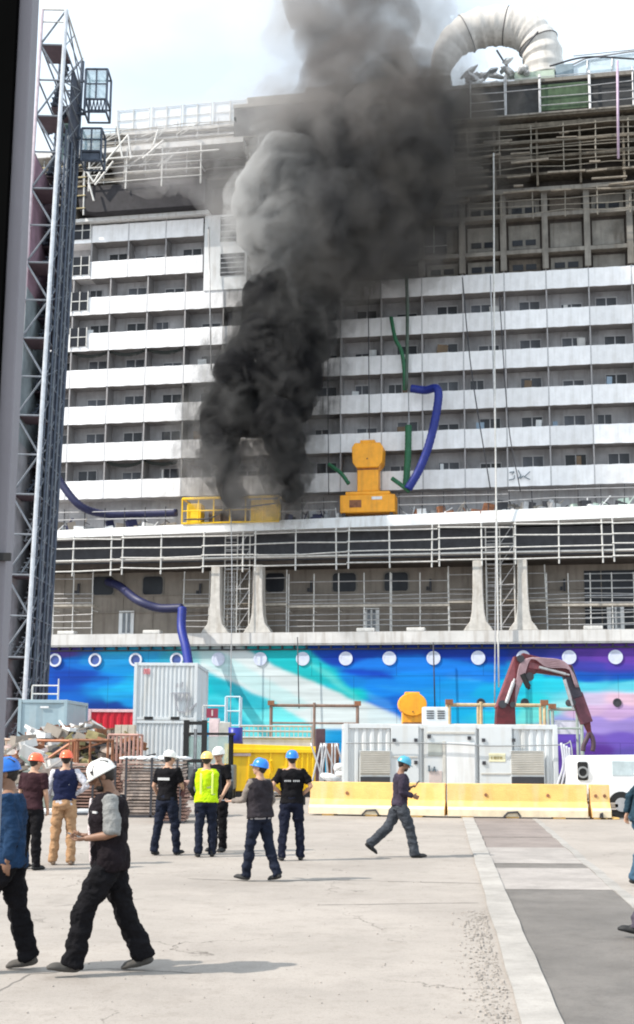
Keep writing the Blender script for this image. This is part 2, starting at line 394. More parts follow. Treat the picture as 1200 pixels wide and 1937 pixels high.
paint([(380, 1218), (455, 1218), (520, 1258), (600, 1292), (690, 1330), (770, 1375), (600, 1378), (520, 1328), (440, 1292), (380, 1262)], (222, 226, 238))
paint([(330, 1218), (395, 1218), (470, 1262), (590, 1335), (560, 1345), (450, 1290), (360, 1240)], (185, 225, 238), .6)
paint([(395, 1280), (440, 1290), (520, 1335), (490, 1345), (400, 1310)], (20, 175, 205), .8)
paint([(395, 1330), (430, 1335), (480, 1372), (400, 1372)], (25, 165, 200), .8)
paint([(450, 1218), (575, 1218), (615, 1255), (662, 1300), (690, 1333), (600, 1290), (520, 1256)], (25, 188, 205), .9)
paint([(560, 1240), (620, 1270), (688, 1330), (640, 1300)], (120, 225, 225), .5)
paint([(690, 1330), (730, 1343), (790, 1378), (700, 1378)], (215, 225, 240), .9)
paint([(700, 1262), (755, 1285), (690, 1278), (630, 1268)], (0, 60, 195), .8)
paint([(690, 1310), (735, 1325), (745, 1350), (700, 1330)], (70, 150, 240), .6)
paint([(850, 1270), (925, 1284), (900, 1290), (845, 1280)], (70, 170, 245), .6)
paint([(180, 1236), (300, 1226), (320, 1240), (190, 1250)], (70, 170, 225), .5)
paint([(578, 1218), (960, 1218), (960, 1262), (880, 1252), (800, 1238), (742, 1240), (690, 1262), (622, 1256)], (0, 52, 172), .75)
paint([(640, 1262), (700, 1244), (790, 1244), (900, 1262), (955, 1276), (940, 1292), (830, 1276), (740, 1270)], (15, 125, 238), .8)
paint([(700, 1296), (820, 1300), (930, 1326), (930, 1348), (820, 1326)], (30, 150, 242), .6)
paint([(962, 1268), (1050, 1278), (1100, 1290), (1200, 1284), (1260, 1284), (1260, 1298), (1110, 1312), (1040, 1330), (960, 1322)], (35, 200, 232), .55)
paint([(1020, 1262), (1110, 1272), (1260, 1262), (1260, 1282), (1110, 1290), (1030, 1280)], (10, 70, 190), .65)
paint([(105, 1268), (160, 1272), (215, 1282), (150, 1296), (100, 1300)], (0, 62, 175), .7)
paint([(160, 1240), (300, 1232), (300, 1248), (200, 1262), (150, 1256)], (30, 150, 225), .6)
paint([(185, 1300), (250, 1282), (252, 1318), (200, 1330)], (25, 165, 232), .6)
hb = bmesh.new(); vv = [[hb.verts.new((gu[j], -1.5, gz[i])) for j in range(len(gu))] for i in range(len(gz))]
for i in range(len(gz)-1):
    for j in range(len(gu)-1): hb.faces.new((vv[i][j], vv[i][j+1], vv[i+1][j+1], vv[i+1][j]))
q = [hb.verts.new(p) for p in ((UL, 20, -4), (UR, 20, -4), (UR, 20, 8.3), (UL, 20, 8.3))]
hb.faces.new((vv[0][0], vv[-1][0], q[3], q[0])); hb.faces.new((vv[0][-1], q[1], q[2], vv[-1][-1])); hb.faces.new((q[1], q[0], q[3], q[2]))
me = bpy.data.meshes.new('hull'); hb.to_mesh(me); hb.free()
at = me.color_attributes.new('mural', 'FLOAT_COLOR', 'POINT'); arr = np.ones((len(me.vertices), 4)); arr[:, :3] = .3
arr[:len(gu)*len(gz), :3] = (np.clip(colr*np.array([1, 1.07, .97]), 0, 1)*.70).reshape(-1, 3); at.data.foreach_set('color', arr.ravel().astype(np.float32))
hm = bpy.data.materials.new('hull_mural'); hm.use_nodes = True; hn = hm.node_tree.nodes; hl = hm.node_tree.links; hbs = hn['Principled BSDF']
va = hn.new('ShaderNodeVertexColor'); va.layer_name = 'mural'; hbs.inputs['Roughness'].default_value = .5; hbs.inputs['Specular IOR Level'].default_value = .2
tn = hn.new('ShaderNodeTexNoise'); tcx = hn.new('ShaderNodeTexCoord'); mpx = hn.new('ShaderNodeMapping'); mpx.inputs['Scale'].default_value = (.30, 1, 4.2); mpx.inputs['Rotation'].default_value = (0, R(8), 0)
hl.new(tcx.outputs['Object'], mpx.inputs[0]); hl.new(mpx.outputs[0], tn.inputs['Vector']); tn.inputs['Scale'].default_value = .8; tn.inputs['Detail'].default_value = 6
mr = hn.new('ShaderNodeMapRange'); mr.inputs[1].default_value = .3; mr.inputs[2].default_value = .7; mr.inputs[3].default_value = .84; mr.inputs[4].default_value = 1.12; hl.new(tn.outputs['Fac'], mr.inputs[0])
vs = hn.new('ShaderNodeVectorMath'); vs.operation = 'SCALE'; hl.new(va.outputs['Color'], vs.inputs[0]); bk = hn.new('ShaderNodeTexBrick'); bk.inputs['Scale'].default_value = 1; bk.inputs['Brick Width'].default_value = 5.6; bk.inputs['Row Height'].default_value = 2.1; bk.inputs['Mortar Size'].default_value = .022; bk.inputs['Color1'].default_value = (1, 1, 1, 1); bk.inputs['Color2'].default_value = (.965, .965, .965, 1); bk.inputs['Mortar'].default_value = (.62, .62, .64, 1)
sxz = hn.new('ShaderNodeSeparateXYZ'); cxz = hn.new('ShaderNodeCombineXYZ'); hl.new(tcx.outputs['Object'], sxz.inputs[0]); hl.new(sxz.outputs['X'], cxz.inputs['X']); hl.new(sxz.outputs['Z'], cxz.inputs['Y']); hl.new(cxz.outputs[0], bk.inputs['Vector'])
mbk = hn.new('ShaderNodeMath'); mbk.operation = 'MULTIPLY'; hl.new(mr.outputs[0], mbk.inputs[0]); hl.new(bk.outputs['Color'], mbk.inputs[1]); hl.new(mbk.outputs[0], vs.inputs['Scale']); hl.new(vs.outputs[0], hbs.inputs['Base Color'])
bpn = hn.new('ShaderNodeBump'); bpn.inputs['Strength'].default_value = .12; bpn.inputs['Distance'].default_value = .3; t3 = hn.new('ShaderNodeTexNoise'); t3.inputs['Scale'].default_value = .5
hl.new(tcx.outputs['Object'], t3.inputs['Vector']); hl.new(t3.outputs['Fac'], bpn.inputs['Height']); hl.new(bpn.outputs[0], hbs.inputs['Normal'])
me.materials.append(hm); link(bpy.data.objects.new('hull', me), ship)
# hull ledge, with the dark line of brackets below it
b = MB(); b.bb(UL, UR, -1.95, -1.503, 8.42, 9.15); b.bb(UL, UR, -1.9, 2.0, 8.31, 8.415); b.build('hull_ledge', offw, ship)
b = MB()
for k in range(80):
    u = UL+k*.82; b.bb(u, u+.1, -1.75, -1.503, 8.12, 8.305)
b.bb(UL, UR, -1.62, -1.503, 8.02, 8.1); b.build('ledge_bracket', darkst, ship)
pw = mat('porthole_glass', (.50, .54, .66), .35, var=.12)
for k in range(-3, 16):
    u = -17.82+2.87*k; z = 7.44
    b = MB(); b.ring((u, -1.54 if k > 3 else -1.56, z), .32, .45, .08 if k > 3 else .12); p = b.build('porthole', mat('porthole_ring', (.56, .58, .66), .4, var=.05) if k <= 3 else pw, ship)
    b = MB(); b.disc((u, -1.535 if k > 3 else -1.53, z), .318, .06 if k > 3 else .03); b.build('porthole_glass', pw if k > 3 else mat('porthole_dark', c255(60, 80, 140), .3, var=.2), p)
for (x, y) in ((910, 1329), (993, 1329), (1168, 1329)):
    s = S(x, y, -1.5); b = MB(); b.ring((s.x, -1.53, s.z), .19, .27, .06); b.disc((s.x, -1.51, s.z), .19, .02); b.build('hull_opening', [darkst], ship)
# promenade recess: floor, wall, soffit, dark fascia
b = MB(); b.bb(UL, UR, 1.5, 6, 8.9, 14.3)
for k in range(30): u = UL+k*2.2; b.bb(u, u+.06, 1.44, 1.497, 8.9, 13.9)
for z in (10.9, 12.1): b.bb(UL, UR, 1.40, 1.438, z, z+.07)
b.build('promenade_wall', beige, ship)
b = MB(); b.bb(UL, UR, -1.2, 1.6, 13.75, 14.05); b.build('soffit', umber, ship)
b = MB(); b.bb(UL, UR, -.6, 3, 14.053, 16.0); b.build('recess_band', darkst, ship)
# rounded promenade windows
def rrect(cx, cz, w_, h_, r_, n=5):
    P = []
    for sx, sz, a0 in ((1, 1, 0), (-1, 1, 90), (-1, -1, 180), (1, -1, 270)):
        for k in range(n+1):
            a = R(a0+90*k/n); P.append((cx+sx*(w_/2-r_)+r_*math.cos(a), cz+sz*(h_/2-r_)+r_*math.sin(a)))
    return P
for (x, y, w_) in ((196, 1108, 1.55), (290, 1108, 1.45), (521, 1102, 1.3), (652, 1102, 1.6), (750, 1101, 1.6)):
    s = S(x, y, 1.5)
    b = MB(); b.prism(rrect(s.x, s.z, w_+.2, 1.5, .3), 'y', 1.44, 1.497); f = b.build('promenade_window', offw if x > 999 else beige2, ship)
    b = MB(); b.prism(rrect(s.x, s.z, w_, 1.3, .25), 'y', 1.425, 1.438); b.build('pane', winm, f)
s0 = S(1108, 1190, 1.5); s1 = S(1215, 1078, 1.5)
b = MB(); b.bb(s0.x, s1.x, 1.44, 1.497, s0.z, s1.z); b.build('side_opening', winm, ship)
b = MB()
for k in range(8):
    z = s0.z+(s1.z-s0.z)*(k+.5)/8; b.bb(s0.x, s1.x, 1.37, 1.435, z, z+.06)
b.build('side_grille', galv, ship)
for (x, y) in ((240, 1177), (703, 1175), (1165, 1170)):
    s = S(x, y, 1.5); b = MB(); b.bb(s.x-.55, s.x+.55, 1.40, 1.437, 9.0, 11.05); d = b.build('promenade_door', white, ship)
    b = MB(); b.bb(s.x-.28, s.x-.05, 1.37, 1.397, 9.5, 10.9); b.bb(s.x+.08, s.x+.3, 1.37, 1.397, 9.5, 10.9); b.build('door_pane', winb, d)
for x, y in ((590, 1110), (815, 1107), (1068, 1107), (380, 1115), (150, 1115)):
    s = S(x, y, 1.5); b = MB(); b.bb(s.x-.07, s.x+.07, 1.3, 1.437, s.z-.4, s.z+.4); b.bb(s.x-.28, s.x-.12, 1.3, 1.437, s.z-.35, s.z-.1); b.build('wall_bracket', darkst, ship)
# flared davit pillars
for x in (410, 490, 905, 990):
    s = S(x, 1140, -1.4); b = MB(); z0 = 9.16
    prof = [(0, .95), (.25, .8), (.6, .52), (1.2, .40), (2.4, .33), (4.55, .30)]
    pl = [(s.x-w_, z0+h_) for h_, w_ in prof]+[(s.x+w_, z0+h_) for h_, w_ in reversed(prof)]
    b.prism(pl, 'y', -1.8, -.9); o = b.build('davit_pillar', mat('pillar_paint', (.47, .45, .42), .6, var=.15, grime=((.2, .15, .1), .6)), ship, .04)
for x in (125, 287, 692, 787, 1123):
    s = S(x, 1200, -1.8); b = MB(); b.bb(s.x-.6, s.x+.6, -1.9, -1.2, 9.16, 9.4); b.build('deck_fitting', galvw, ship, .05)
# bulwark (slight sheer: it rises to the right as measured)
def sheer(u, zl, zr): return zl+(zr-zl)*(u+18.4)/37.7
b = MB(); A = []
for u in (UL, UR):
    z0, z1 = sheer(u, 15.8, 16.25), sheer(u, 16.35, 17.1)
    A.append([b.b.verts.new(p) for p in ((u, -2.0, z0), (u, -1.85, z1), (u, 1.6, z1-.35), (u, 1.6, z0))])
for i in range(4): b._f([A[0][i], A[1][i], A[1][(i+1) % 4], A[0][(i+1) % 4]])
b._f(A[0][::-1]); b._f(A[1]); b.build('bulwark', white, ship)
# superstructure body
b = MB(); b.bb(UL, UR, 1.3, 22, 14.31, 39.4)
b.build('superstructure_wall', mat('cabin_wall', (.36, .35, .36), .7, var=.35, scale=.45, grime=((.17, .15, .14), .6)), ship)
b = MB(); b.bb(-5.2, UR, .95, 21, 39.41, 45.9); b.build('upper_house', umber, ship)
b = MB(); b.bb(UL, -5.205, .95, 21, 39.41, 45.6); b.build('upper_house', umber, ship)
# one balcony bay and its copies
def balcony_proto():
    b = MB(); g = .035
    # panel of protective white film with a slight bulge
    nx, nz = 8, 3; P = [[None]*(nz+1) for _ in range(nx+1)]
    for i in range(nx+1):
        for j in range(nz+1):
            P[i][j] = b.b.verts.new((g+(BAY-2*g)*i/nx, -.02-.02*math.sin(math.pi*i/nx)*math.sin(math.pi*j/nz)-.012*math.sin(i*2.3+j), -1.31+1.31*j/nz+(.012*math.sin(i*1.7) if j in (0, nz) else 0)))
    for i in range(nx):
        for j in range(nz): b._f([P[i][j], P[i+1][j], P[i+1][j+1], P[i][j+1]])
    b.bb(g, BAY-g, .0, .03, -1.27, -.02)
    b.mi = 1; b.bb(0, BAY, .031, 1.29, -1.28, -1.1)              # slab
    b.bb(-.045, .045, .031, 1.29, -1.095, 1.46)                  # divider
    b.mi = 2; b.bb(-.025, .025, -.03, .03, -1.3, .01)            # joint post between panels
    o = b.build('balcony', [film, mat('balcony_slab', (.30, .29, .295), .7, var=.15, grime=((.2, .18, .16), .5)), mat('joint_post', (.42, .42, .44), .6)], ship)
    b = MB(); x0, x1, z0, z1 = .5, 2.3, -1.09, .95; y = 1.24
    b.mi = 0
    b.bb(x0-.08, x0, y-.03, 1.297, z0, z1+.08); b.bb(x1, x1+.08, y-.03, 1.297, z0, z1+.08); b.bb(x0, x1, y-.03, 1.297, z1, z1+.08)
    b.bb((x0+x1)/2-.05, (x0+x1)/2+.05, y-.02, 1.297, z0, z1); b.bb(x0, x1, y-.015, 1.297, .62, .68) if False else None
    b.mi = 1; b.bb(x0, (x0+x1)/2-.05, y+.01, 1.29, z0, z1); b.bb((x0+x1)/2+.05, x1, y+.01, 1.29, z0, z1)
    b.build('sliding_door', [mat('door_frame_grey', (.42, .41, .42), .5), mat('cabin_glass_dark', (.045, .047, .055), .3, var=.5, scale=.7, rnd=.85, spec=.3)], o)
    return o
def blank_door(o):
    return o
bp_ = balcony_proto(); first = True
sooty = None
def put_balcony(u, z, dark=0):
    global first
    if first: o = bp_; first = False
    else: o = copytree(bp_, ship)
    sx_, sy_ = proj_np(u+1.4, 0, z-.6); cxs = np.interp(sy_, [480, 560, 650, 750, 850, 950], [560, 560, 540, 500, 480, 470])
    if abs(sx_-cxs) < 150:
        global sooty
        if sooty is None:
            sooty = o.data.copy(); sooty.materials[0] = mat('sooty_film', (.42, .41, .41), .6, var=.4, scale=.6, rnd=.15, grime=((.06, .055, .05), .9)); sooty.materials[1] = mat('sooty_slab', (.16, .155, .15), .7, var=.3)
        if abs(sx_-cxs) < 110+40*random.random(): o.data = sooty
    o.location = (u, 0, z); o.rotation_euler = (random.gauss(0, .006), random.gauss(0, .0018), 0)
    for ch in o.children:
        if random.random() < .22: ch.scale.z = random.uniform(.80, .93); ch.location.z = -1.09*(1-ch.scale.z)
        if random.random() < .2: ch.scale.x = random.choice([.5, .75]); ch.location.x = random.choice([.1, .6])
    return o
U0 = -21.03   # bay grid passes the measured divider positions
for k in range(6):
    for i in range(0, 16):
        put_balcony(U0+BAY*i, Z0+DK*k)
for k in (6, 7):
    for i in range(1, 4+0):
        if i < 4: put_balcony(U0+BAY*(i+.45), Z0+DK*k+(0.05 if k == 7 else 0))
lm = [white, mat('pale_blue_board', (.25, .33, .42), .6), mat('brown_board', (.16, .11, .07), .7), grey, offw]
for o in [c for c in ship.children if c.name.startswith('balcony')]:
    if random.random() < .34:
        b = MB(); x_ = random.uniform(.2, 2.0); w_ = random.uniform(.15, .8); b.box((x_+w_/2, .75, -.2), (w_, .08, random.uniform(1.3, 2.1)), Matrix.Rotation(random.gauss(0, .05), 3, 'Y')); b.build('leaning_board', random.choice(lm), o)
# left end: wall cells with small square windows
for k in range(4, 8):
    z = Z0+DK*k
    if k > 5:
        b = MB(); b.bb(-20.6, -16.95, -.02, .1, z-1.25, z); b.bb(-20.6, -16.95, .103, 1.29, z-1.25, z-1.1); b.build('end_parapet', film, ship)
    a = S(147, 0, 0); b = MB(); u0, u1 = -18.25, -17.05
    b.bb(u0, u1, -.075, -.05, z-.95, z+.42); f = b.build('end_window', winm, ship)
    b = MB()
    for q0, q1 in ((u0-.06, u0), (u1, u1+.06), ((u0+u1)/2-.03, (u0+u1)/2+.03)): b.bb(q0, q1, -.12, -.04, z-1.0, z+.45)
    b.bb(u0+.002, u1-.002, -.115, -.078, z-.3, z-.24); b.build('window_frame', galvw, f)
# stair block between the left balconies and the smoke
b = MB(); b.bb(-8.35, -5.2, -.1, 1.28, 33.75, 39.4); b.build('stair_block', white, ship)
for (y0, y1) in ((400, 458), (478, 522)):
    a = S(417, y1, -.1); c = S(463, y0, -.1)
    b = MB(); b.bb(a.x, c.x, -.16, -.103, a.z, min(c.z, 39.2)); f = b.build('stair_window', winm, ship)
    b = MB()
    for k in range(4): z = a.z+(c.z-a.z)*(k+.5)/4.5; b.bb(a.x, c.x, -.19, -.163, z, z+.05)
    b.build('window_bar', galv, f)
# upper right unfinished bays
b = MB()
for i in range(6, 16):
    u = U0+BAY*i; b.bb(u-.2, u+.2, -.15, .6, 33.9, 39.5)
for z in (35.05, 37.65, 39.35): b.bb(-5.1, UR, -.10 if z < 39 else -.5, .62, z, z+.28)
b.build('bay_frame', beige2, ship)
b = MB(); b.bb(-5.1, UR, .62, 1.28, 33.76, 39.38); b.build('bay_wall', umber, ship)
for i in range(6, 16):
    u = U0+BAY*i
    for z, h_ in ((35.6, 1.75), (38.05, 1.1), (33.95, .9)):
        m_ = random.choice([beige2, beige2, mat('bay_brown', (.10, .082, .066), .8, var=.3), mat('bay_grey', (.13, .135, .13), .6, var=.2)])
        b = MB(); b.bb(u+.35, u+BAY-.35, .54, .617, z, z+h_); f = b.build('bay_panel', m_, ship)
        if random.random() < .5:
            b = MB(); zz = z+h_*.15; b.bb(u+.6, u+1.3, .49, .537, zz, zz+.4); b.bb(u+1.5, u+2.2, .49, .537, zz, zz+.4); b.build('bay_window', winm, f)
a = S(790, 478, .3); c = S(845, 448, .3)
b = MB(); b.bb(a.x, c.x, .40, .53, a.z-.1, c.z+.9); f = b.build('bay_window', winm, ship)
b = MB(); b.bb((a.x+c.x)/2+.1, (a.x+c.x)/2+.17, .33, .397, a.z-.1, c.z+.9); b.bb(a.x, c.x, .33, .397, a.z+.4, a.z+.46); b.build('window_frame', galvw, f)
# upper decks on the right: beams, shelves, overhanging parapet clad in dark netting
b = MB()
for z, v0, th, in ((40.6, -.3, .18), (41.7, -.6, .2), (42.7, -.9, .22), (43.75, -1.1, .3), (44.35, -1.4, .18)): b.bb(-5.2, UR, v0, .95, z, z+th)
for i in range(14): u = -5+i*2.9; b.bb(u, u+.14, -.8, .94, 39.63, 44.3)
b.build('deck_edge', mat('deck_edge_brown', (.13, .11, .085), .8, var=.35, grime=((.05, .04, .03), .7)), ship)
b = MB(); b.bb(-6, UR, -1.35, .94, 44.54, 46.95); b.build('upper_parapet', net, ship)
b = MB(); b.bb(-6, UR, -1.6, -1.353, 46.8, 47.05); b.bb(-6, UR, -1.5, -1.353, 44.5, 44.62); b.build('parapet_cap', beige2, ship)
# upper decks on the left
b = MB(); b.bb(-22, -8.0, -.55, .9, 39.42, 39.66); b.build('deck_edge', white, ship)
b = MB(); P = [(-17.4, 39.9), (-16.2, 39.67), (-8.0, 39.67), (-8.0, 41.75), (-17.7, 41.75)]
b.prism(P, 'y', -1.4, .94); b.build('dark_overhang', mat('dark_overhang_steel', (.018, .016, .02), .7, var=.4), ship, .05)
b = MB(); b.bb(-22, -17.9, -.9, .9, 39.75, 41.0); b.build('end_house', beige2, ship)
b = MB()
for z in (41.9, 42.7, 43.4): b.bb(-21.5, -5.25, -.6, .9, z, z+.12)
b.bb(-21.5, -5.25, .3, .9, 42.03, 42.69)
b.build('deck_shelf', umber, ship); b = MB()
b.bb(-21.5, -5.25, -1.5, .94, 44.2, 44.62); b.bb(-17.5, -5.25, -1.2, .94, 45.0, 45.2); b.bb(-17.5, -5.25, -1.3, .94, 45.55, 45.8)
b.build('upper_deck_beam', offw, ship)
b = MB(); b.bb(-5.2, 9.5, -.9, .9, 47.06, 47.9); b.bb(-1, 9.5, -.5, 2, 47.91, 48.5); b.build('roof_coaming', beige2, ship, .05)
# glass dome and pale roof lights at upper right
gl = glassmat('dome_glass', (.62, .72, .78), .1, .75)
b = MB(); s = S(1150, 160, 2)
prof = [(0, 0), (0, .9), (.25, 1.35), (.7, 1.62), (1.3, 1.7)]
P = [(s.x-3.4, 47.1), (s.x-3.3, 48.0), (s.x-2.7, 48.8), (s.x-1.5, 49.3), (s.x+1.5, 49.5), (s.x+6, 49.4), (s.x+6, 47.1)]
b.prism(P, 'y', .5, 7); d = b.build('roof_dome', gl, ship, .1)
b = MB()
for k in range(6): u = s.x-3.2+k*1.7; b.bar((u, .45, 47.1), (u+.1, .45, 49.2 if 0 < k else 48.1), .05)
b.tube([(s.x-3.4, .42, 47.9), (s.x-2.7, .42, 48.85), (s.x-1.5, .42, 49.35), (s.x+1.5, .42, 49.55), (s.x+6, .42, 49.45)], .07); b.build('dome_rib', galv, d)
b = MB(); a = S(1045, 170, 1); b.bb(a.x-2.6, a.x+.2, .2, 3, 47.1, 48.6); b.build('roof_cabin', mat('pale_green_panel', (.40, .47, .38), .5, var=.2), ship, .04)
b = MB(); b.bb(a.x+.25, a.x+1.5, .3, 2.6, 47.1, 49.0); b.build('roof_cabin', mat('slate_panel', (.22, .28, .32), .5, var=.2), ship, .04)
# film-wrapped lumps on the roof
for i in range(26):
    p = S(random.uniform(885, 1005), random.uniform(125, 174), 0); b = MB(); b.ball((0, 0, 0), (random.uniform(.2, .75), .35, random.uniform(.08, .28)), Matrix.Rotation(random.uniform(-.9, .9), 3, 'Y'), 2)
    for v in b.b.verts: v.co *= 1+.7*noise.noise(v.co*3+Vector((i, 0, 0)))
    o = b.build('wrapped_fitting', random.choice([white, offw, galv]), ship); o.location = (p.x, random.uniform(-1, 1), max(47.15, p.z))
b = MB()
for x in (165, 618): 
    p = S(x, 170, 0); b.bb(p.x-.14, p.x+.14, .4, .7, 47, S(x, 152, 0).z) if x == 618 else None
b.build('roof_post', white, ship)

# ------------------------------------------------------------------ scaffolding hung on the ship
def ship_thing(name, u, v, z, label, cat, group=None):
    p = ship2w(u, v, z); return empty(name, p, label, cat, group, rz=-SHA)
def rail_section(u0, u1, v, z0, z1, rails, posts, label, r=.055, rr=.045, m=None, mp_=None, sag=.03, group=None, name='scaffold_railing', deck=None):
    t = ship_thing(name, u0, v, z0, label, 'scaffold', group); Lu = u1-u0; H = z1-z0
    b = MB()
    for zz in rails:
        n = max(1, int(Lu/2.8)); pts = [(Lu*i/n+(0 if i in (0, n) else random.gauss(0, .05)), -.06, zz*H+random.gauss(0, sag)) for i in range(n+1)]
        for i in range(n): b.bar(pts[i], pts[i+1], rr, 5)
    b.build('rail', m or galvw, t)
    for x in posts:
        b = MB(); j = random.gauss(0, .03); b.bar((x, 0, -.35), (x+j, 0, H+.25), r, 6); b.bar((x, 0, .4*H), (x+.02, 1.0, .4*H), r*.8, 5); b.build('post', mp_ or galvw, t)
    if deck:
        b = MB(); b.bb(0, Lu, -.05, .95, deck-.14, deck); b.build('deck_board', mat('pale_deck_board', (.34, .31, .27), .8, var=.3, scale=3), t)
    return t
# the pipe rails slung under the bulwark
us = [-19.5, -13.2, -7.5, -3.9, 2.4, 8.4, 13.3, 19.5, 26]
where = ['beside the lattice stair tower', 'under the bulwark left of the yellow cage', 'under the yellow cage above the left davit pillars', 'under the bulwark right of the yellow cage', 'under the orange ventilation unit', 'under the bulwark right of the orange unit', 'at the two vertical hoist cables', 'at the right end of the bulwark']
for i in range(8):
    a, c = us[i], us[i+1]; zz = sheer((a+c)/2, 13.45, 13.75); L_ = c-a
    rail_section(a, c, -2.0, zz, zz+2.2, [.02, .36, .66, .98] if i % 3 else [.0, .34, .68, 1.0], [x for x in np.arange(.1, L_-.2, 2.75)], 'pale pipe scaffold railing slung '+where[i], group='pipe railings hung below the bulwark')
# a light working deck under the rails
b = MB(); b.bb(-19.5, 26, -1.95, -1.25, 14.15, 14.25); o = ship_thing('scaffold_deck', -19.5, -1.6, 14.2, 'long narrow plank walkway hung under the white bulwark', 'scaffold')
o.location = (0, 0, 0); o.rotation_euler = (0, 0, 0); o.location = (0, SHD, 0); o.rotation_euler = (0, 0, -SHA); b.build('deck_board', galvw, o)
# bulwark-top railings
for i, (a, c, lb) in enumerate(((-19, -9.6, 'left of the yellow cage'), (-2.2, 1.7, 'between the yellow cage and the orange unit'), (5.8, 13, 'right of the orange unit'), (13, 21.5, 'at the right above the bulwark'))):
    zz = sheer((a+c)/2, 16.35, 17.1); rail_section(a, c, -1.8, zz, zz+1.15, [.5, 1.0], list(np.arange(.1, c-a, 1.45)), 'thin deck railing on the bulwark '+lb, .035, .03, m=galv, mp_=darkst, group='deck railings on the bulwark')
# recess scaffold frames
for (x0, x1, y0, y1, lb) in ((100, 180, 1085, 1195, 'next to the lattice tower'), (345, 545, 1085, 1195, 'around the left pair of davit pillars'), (545, 740, 1090, 1195, 'in front of the left promenade door wall'), (740, 850, 1090, 1195, 'right of the second promenade window'), (850, 1035, 1075, 1195, 'around the right pair of davit pillars'), (1035, 1200, 1090, 1195, 'in front of the dark side opening')):
    a = S(x0, y1, -.4); c = S(x1, y0, -.4); H = c.z-9.2
    rail_section(a.x, c.x, -.5, 9.2, c.z, [.12, .22, .32, .52, .6, .68, .92], list(np.linspace(.05, c.x-a.x-.05, 3 if x1-x0 < 150 else 5)), 'tube scaffold standing on the promenade '+lb, .04, .03, m=galv, group='tube scaffolds on the promenade deck', name='tube_scaffold', deck=H*.5)
# denser tube towers in the two pillar gaps
for (x0, x1, lb) in ((425, 475, 'left davit pillars'), (922, 972, 'right davit pillars')):
    a = S(x0, 1195, -1.0); c = S(x1, 1000, -1.0); t = ship_thing('ladder_tower', a.x, -1.2, 9.15, 'slender tube ladder tower standing between the '+lb, 'scaffold', 'ladder towers on the promenade')
    Wd = c.x-a.x
    for x in (0, Wd/2, Wd):
        for y in (0, .9): b = MB(); b.bar((x, y, 0), (x, y, 6.8), .045, 5); b.build('post', galvw, t)
    b = MB()
    for k in range(22): z = .3*k+.2; b.bar((0, 0, z), (Wd/2, 0, z), .025, 5)
    for k in range(5): z = 1.35*k+.3; b.bar((0, 0, z), (Wd, 0, z+random.uniform(-.05, .05)), .04, 5); b.bar((Wd/2, 0, z), (Wd, .0, z+1.3), .03, 5)
    b.build('rung', galv, t)
    for z_ in (4.3, 2.0): b = MB(); b.bb(0, Wd, 0, .9, z_, z_+.06); b.build('deck_board', plank, t)
# upper left scaffold rails and fence panels
rail_section(-16.8, -8.2, -1.6, 41.6, 44.1, [.1, .34, .55, .8], [.1, 2.9, 5.6, 8.5], 'pipe railing in front of the dark overhang at upper left', .06, .04, group='pipe railings on the upper decks')
rail_section(-21, -17, -1.4, 39.9, 43.6, [.05, .3, .5, .7, .95], [.1, 1.6, 2.9, 3.9], 'yellowish pipe railing beside the hoist cabins', .06, .045, m=mat('ochre_tube', (.40, .33, .18), .5, var=.2), group='pipe railings on the upper decks')
for i, (u0_, u1_, z_, h_, lb) in enumerate(((-20.5, -14.2, 42.3, 2.0, 'nearest the hoist cabins'), (-14.2, -8.6, 42.6, 1.9, 'between the hoist cabins and the smoke'), (-16.5, -6.0, 44.7, 1.3, 'below the white mesh fences'))):
    t = rail_section(u0_, u1_, -1.15-.15*i, z_, z_+h_, [.0, .2, .42, .6, .8, 1.0], list(np.arange(.1, u1_-u0_, 1.55)), 'tangled tube scaffold on the upper left decks '+lb, .04, .03, m=mat('dull_tube', (.2, .18, .15)), mp_=galv, sag=.1, group='tube scaffolds on the upper left decks', name='tube_scaffold', deck=.02)
    b = MB()
    for q in range(9): x_ = random.uniform(0, u1_-u0_-1.6); b.bar((x_, -.1, random.uniform(0, h_*.4)), (x_+random.uniform(.7, 1.8), -.1, random.uniform(h_*.6, h_)), .03, 5)
    b.build('diagonal_tube', galvw, t)
for i, (x0, x1) in enumerate(((222, 285), (288, 345), (347, 402), (404, 470))):
    a = S(x0, 235, -1.3); c = S(x1, 232, -1.3)
    t = ship_thing('mesh_fence_panel', a.x, -1.3, 45.8, ['white mesh fence panel nearest the lattice tower', 'second white mesh fence panel from the left', 'third white mesh fence panel from the left', 'white mesh fence panel fading into the smoke'][i], 'fence', 'white mesh fences on the upper left deck')
    Wd = c.x-a.x-.1; b = MB()
    for x in (0, Wd/2, Wd): b.bar((x, 0, 0), (x, 0, 1.75), .05, 5)
    for z in (.05, .9, 1.7): b.bar((0, 0, z), (Wd, 0, z), .035, 5)
    b.build('frame', galvw, t)
    b = MB(); b.bb(.05, Wd-.05, .06, .09, .1, 1.65); b.build('mesh_sheet', glassmat('white_sheet', (.66, .68, .70), .6, .6), t)
# braces of pale tube on the left upper deck
t = ship_thing('tube_brace_frame', -17.5, -1.9, 43, 'criss-crossed pale tubes standing on the left upper deck', 'scaffold')
b = MB()
for (x0, y0, x1, y1) in ((205, 300, 243, 255), (243, 255, 248, 300), (222, 235, 232, 300), (270, 300, 310, 265), (205, 300, 415, 283), (180, 350, 215, 305), (148, 300, 178, 345), (178, 345, 205, 300), (290, 275, 300, 245), (168, 345, 178, 380)):
    p = S(x0, y0, -1.9); q_ = S(x1, y1, -1.9); b.bar((p.x+17.5, 0, p.z-43), (q_.x+17.5, 0, q_.z-43), .07, 6)
b.build('tube', galvw, t)
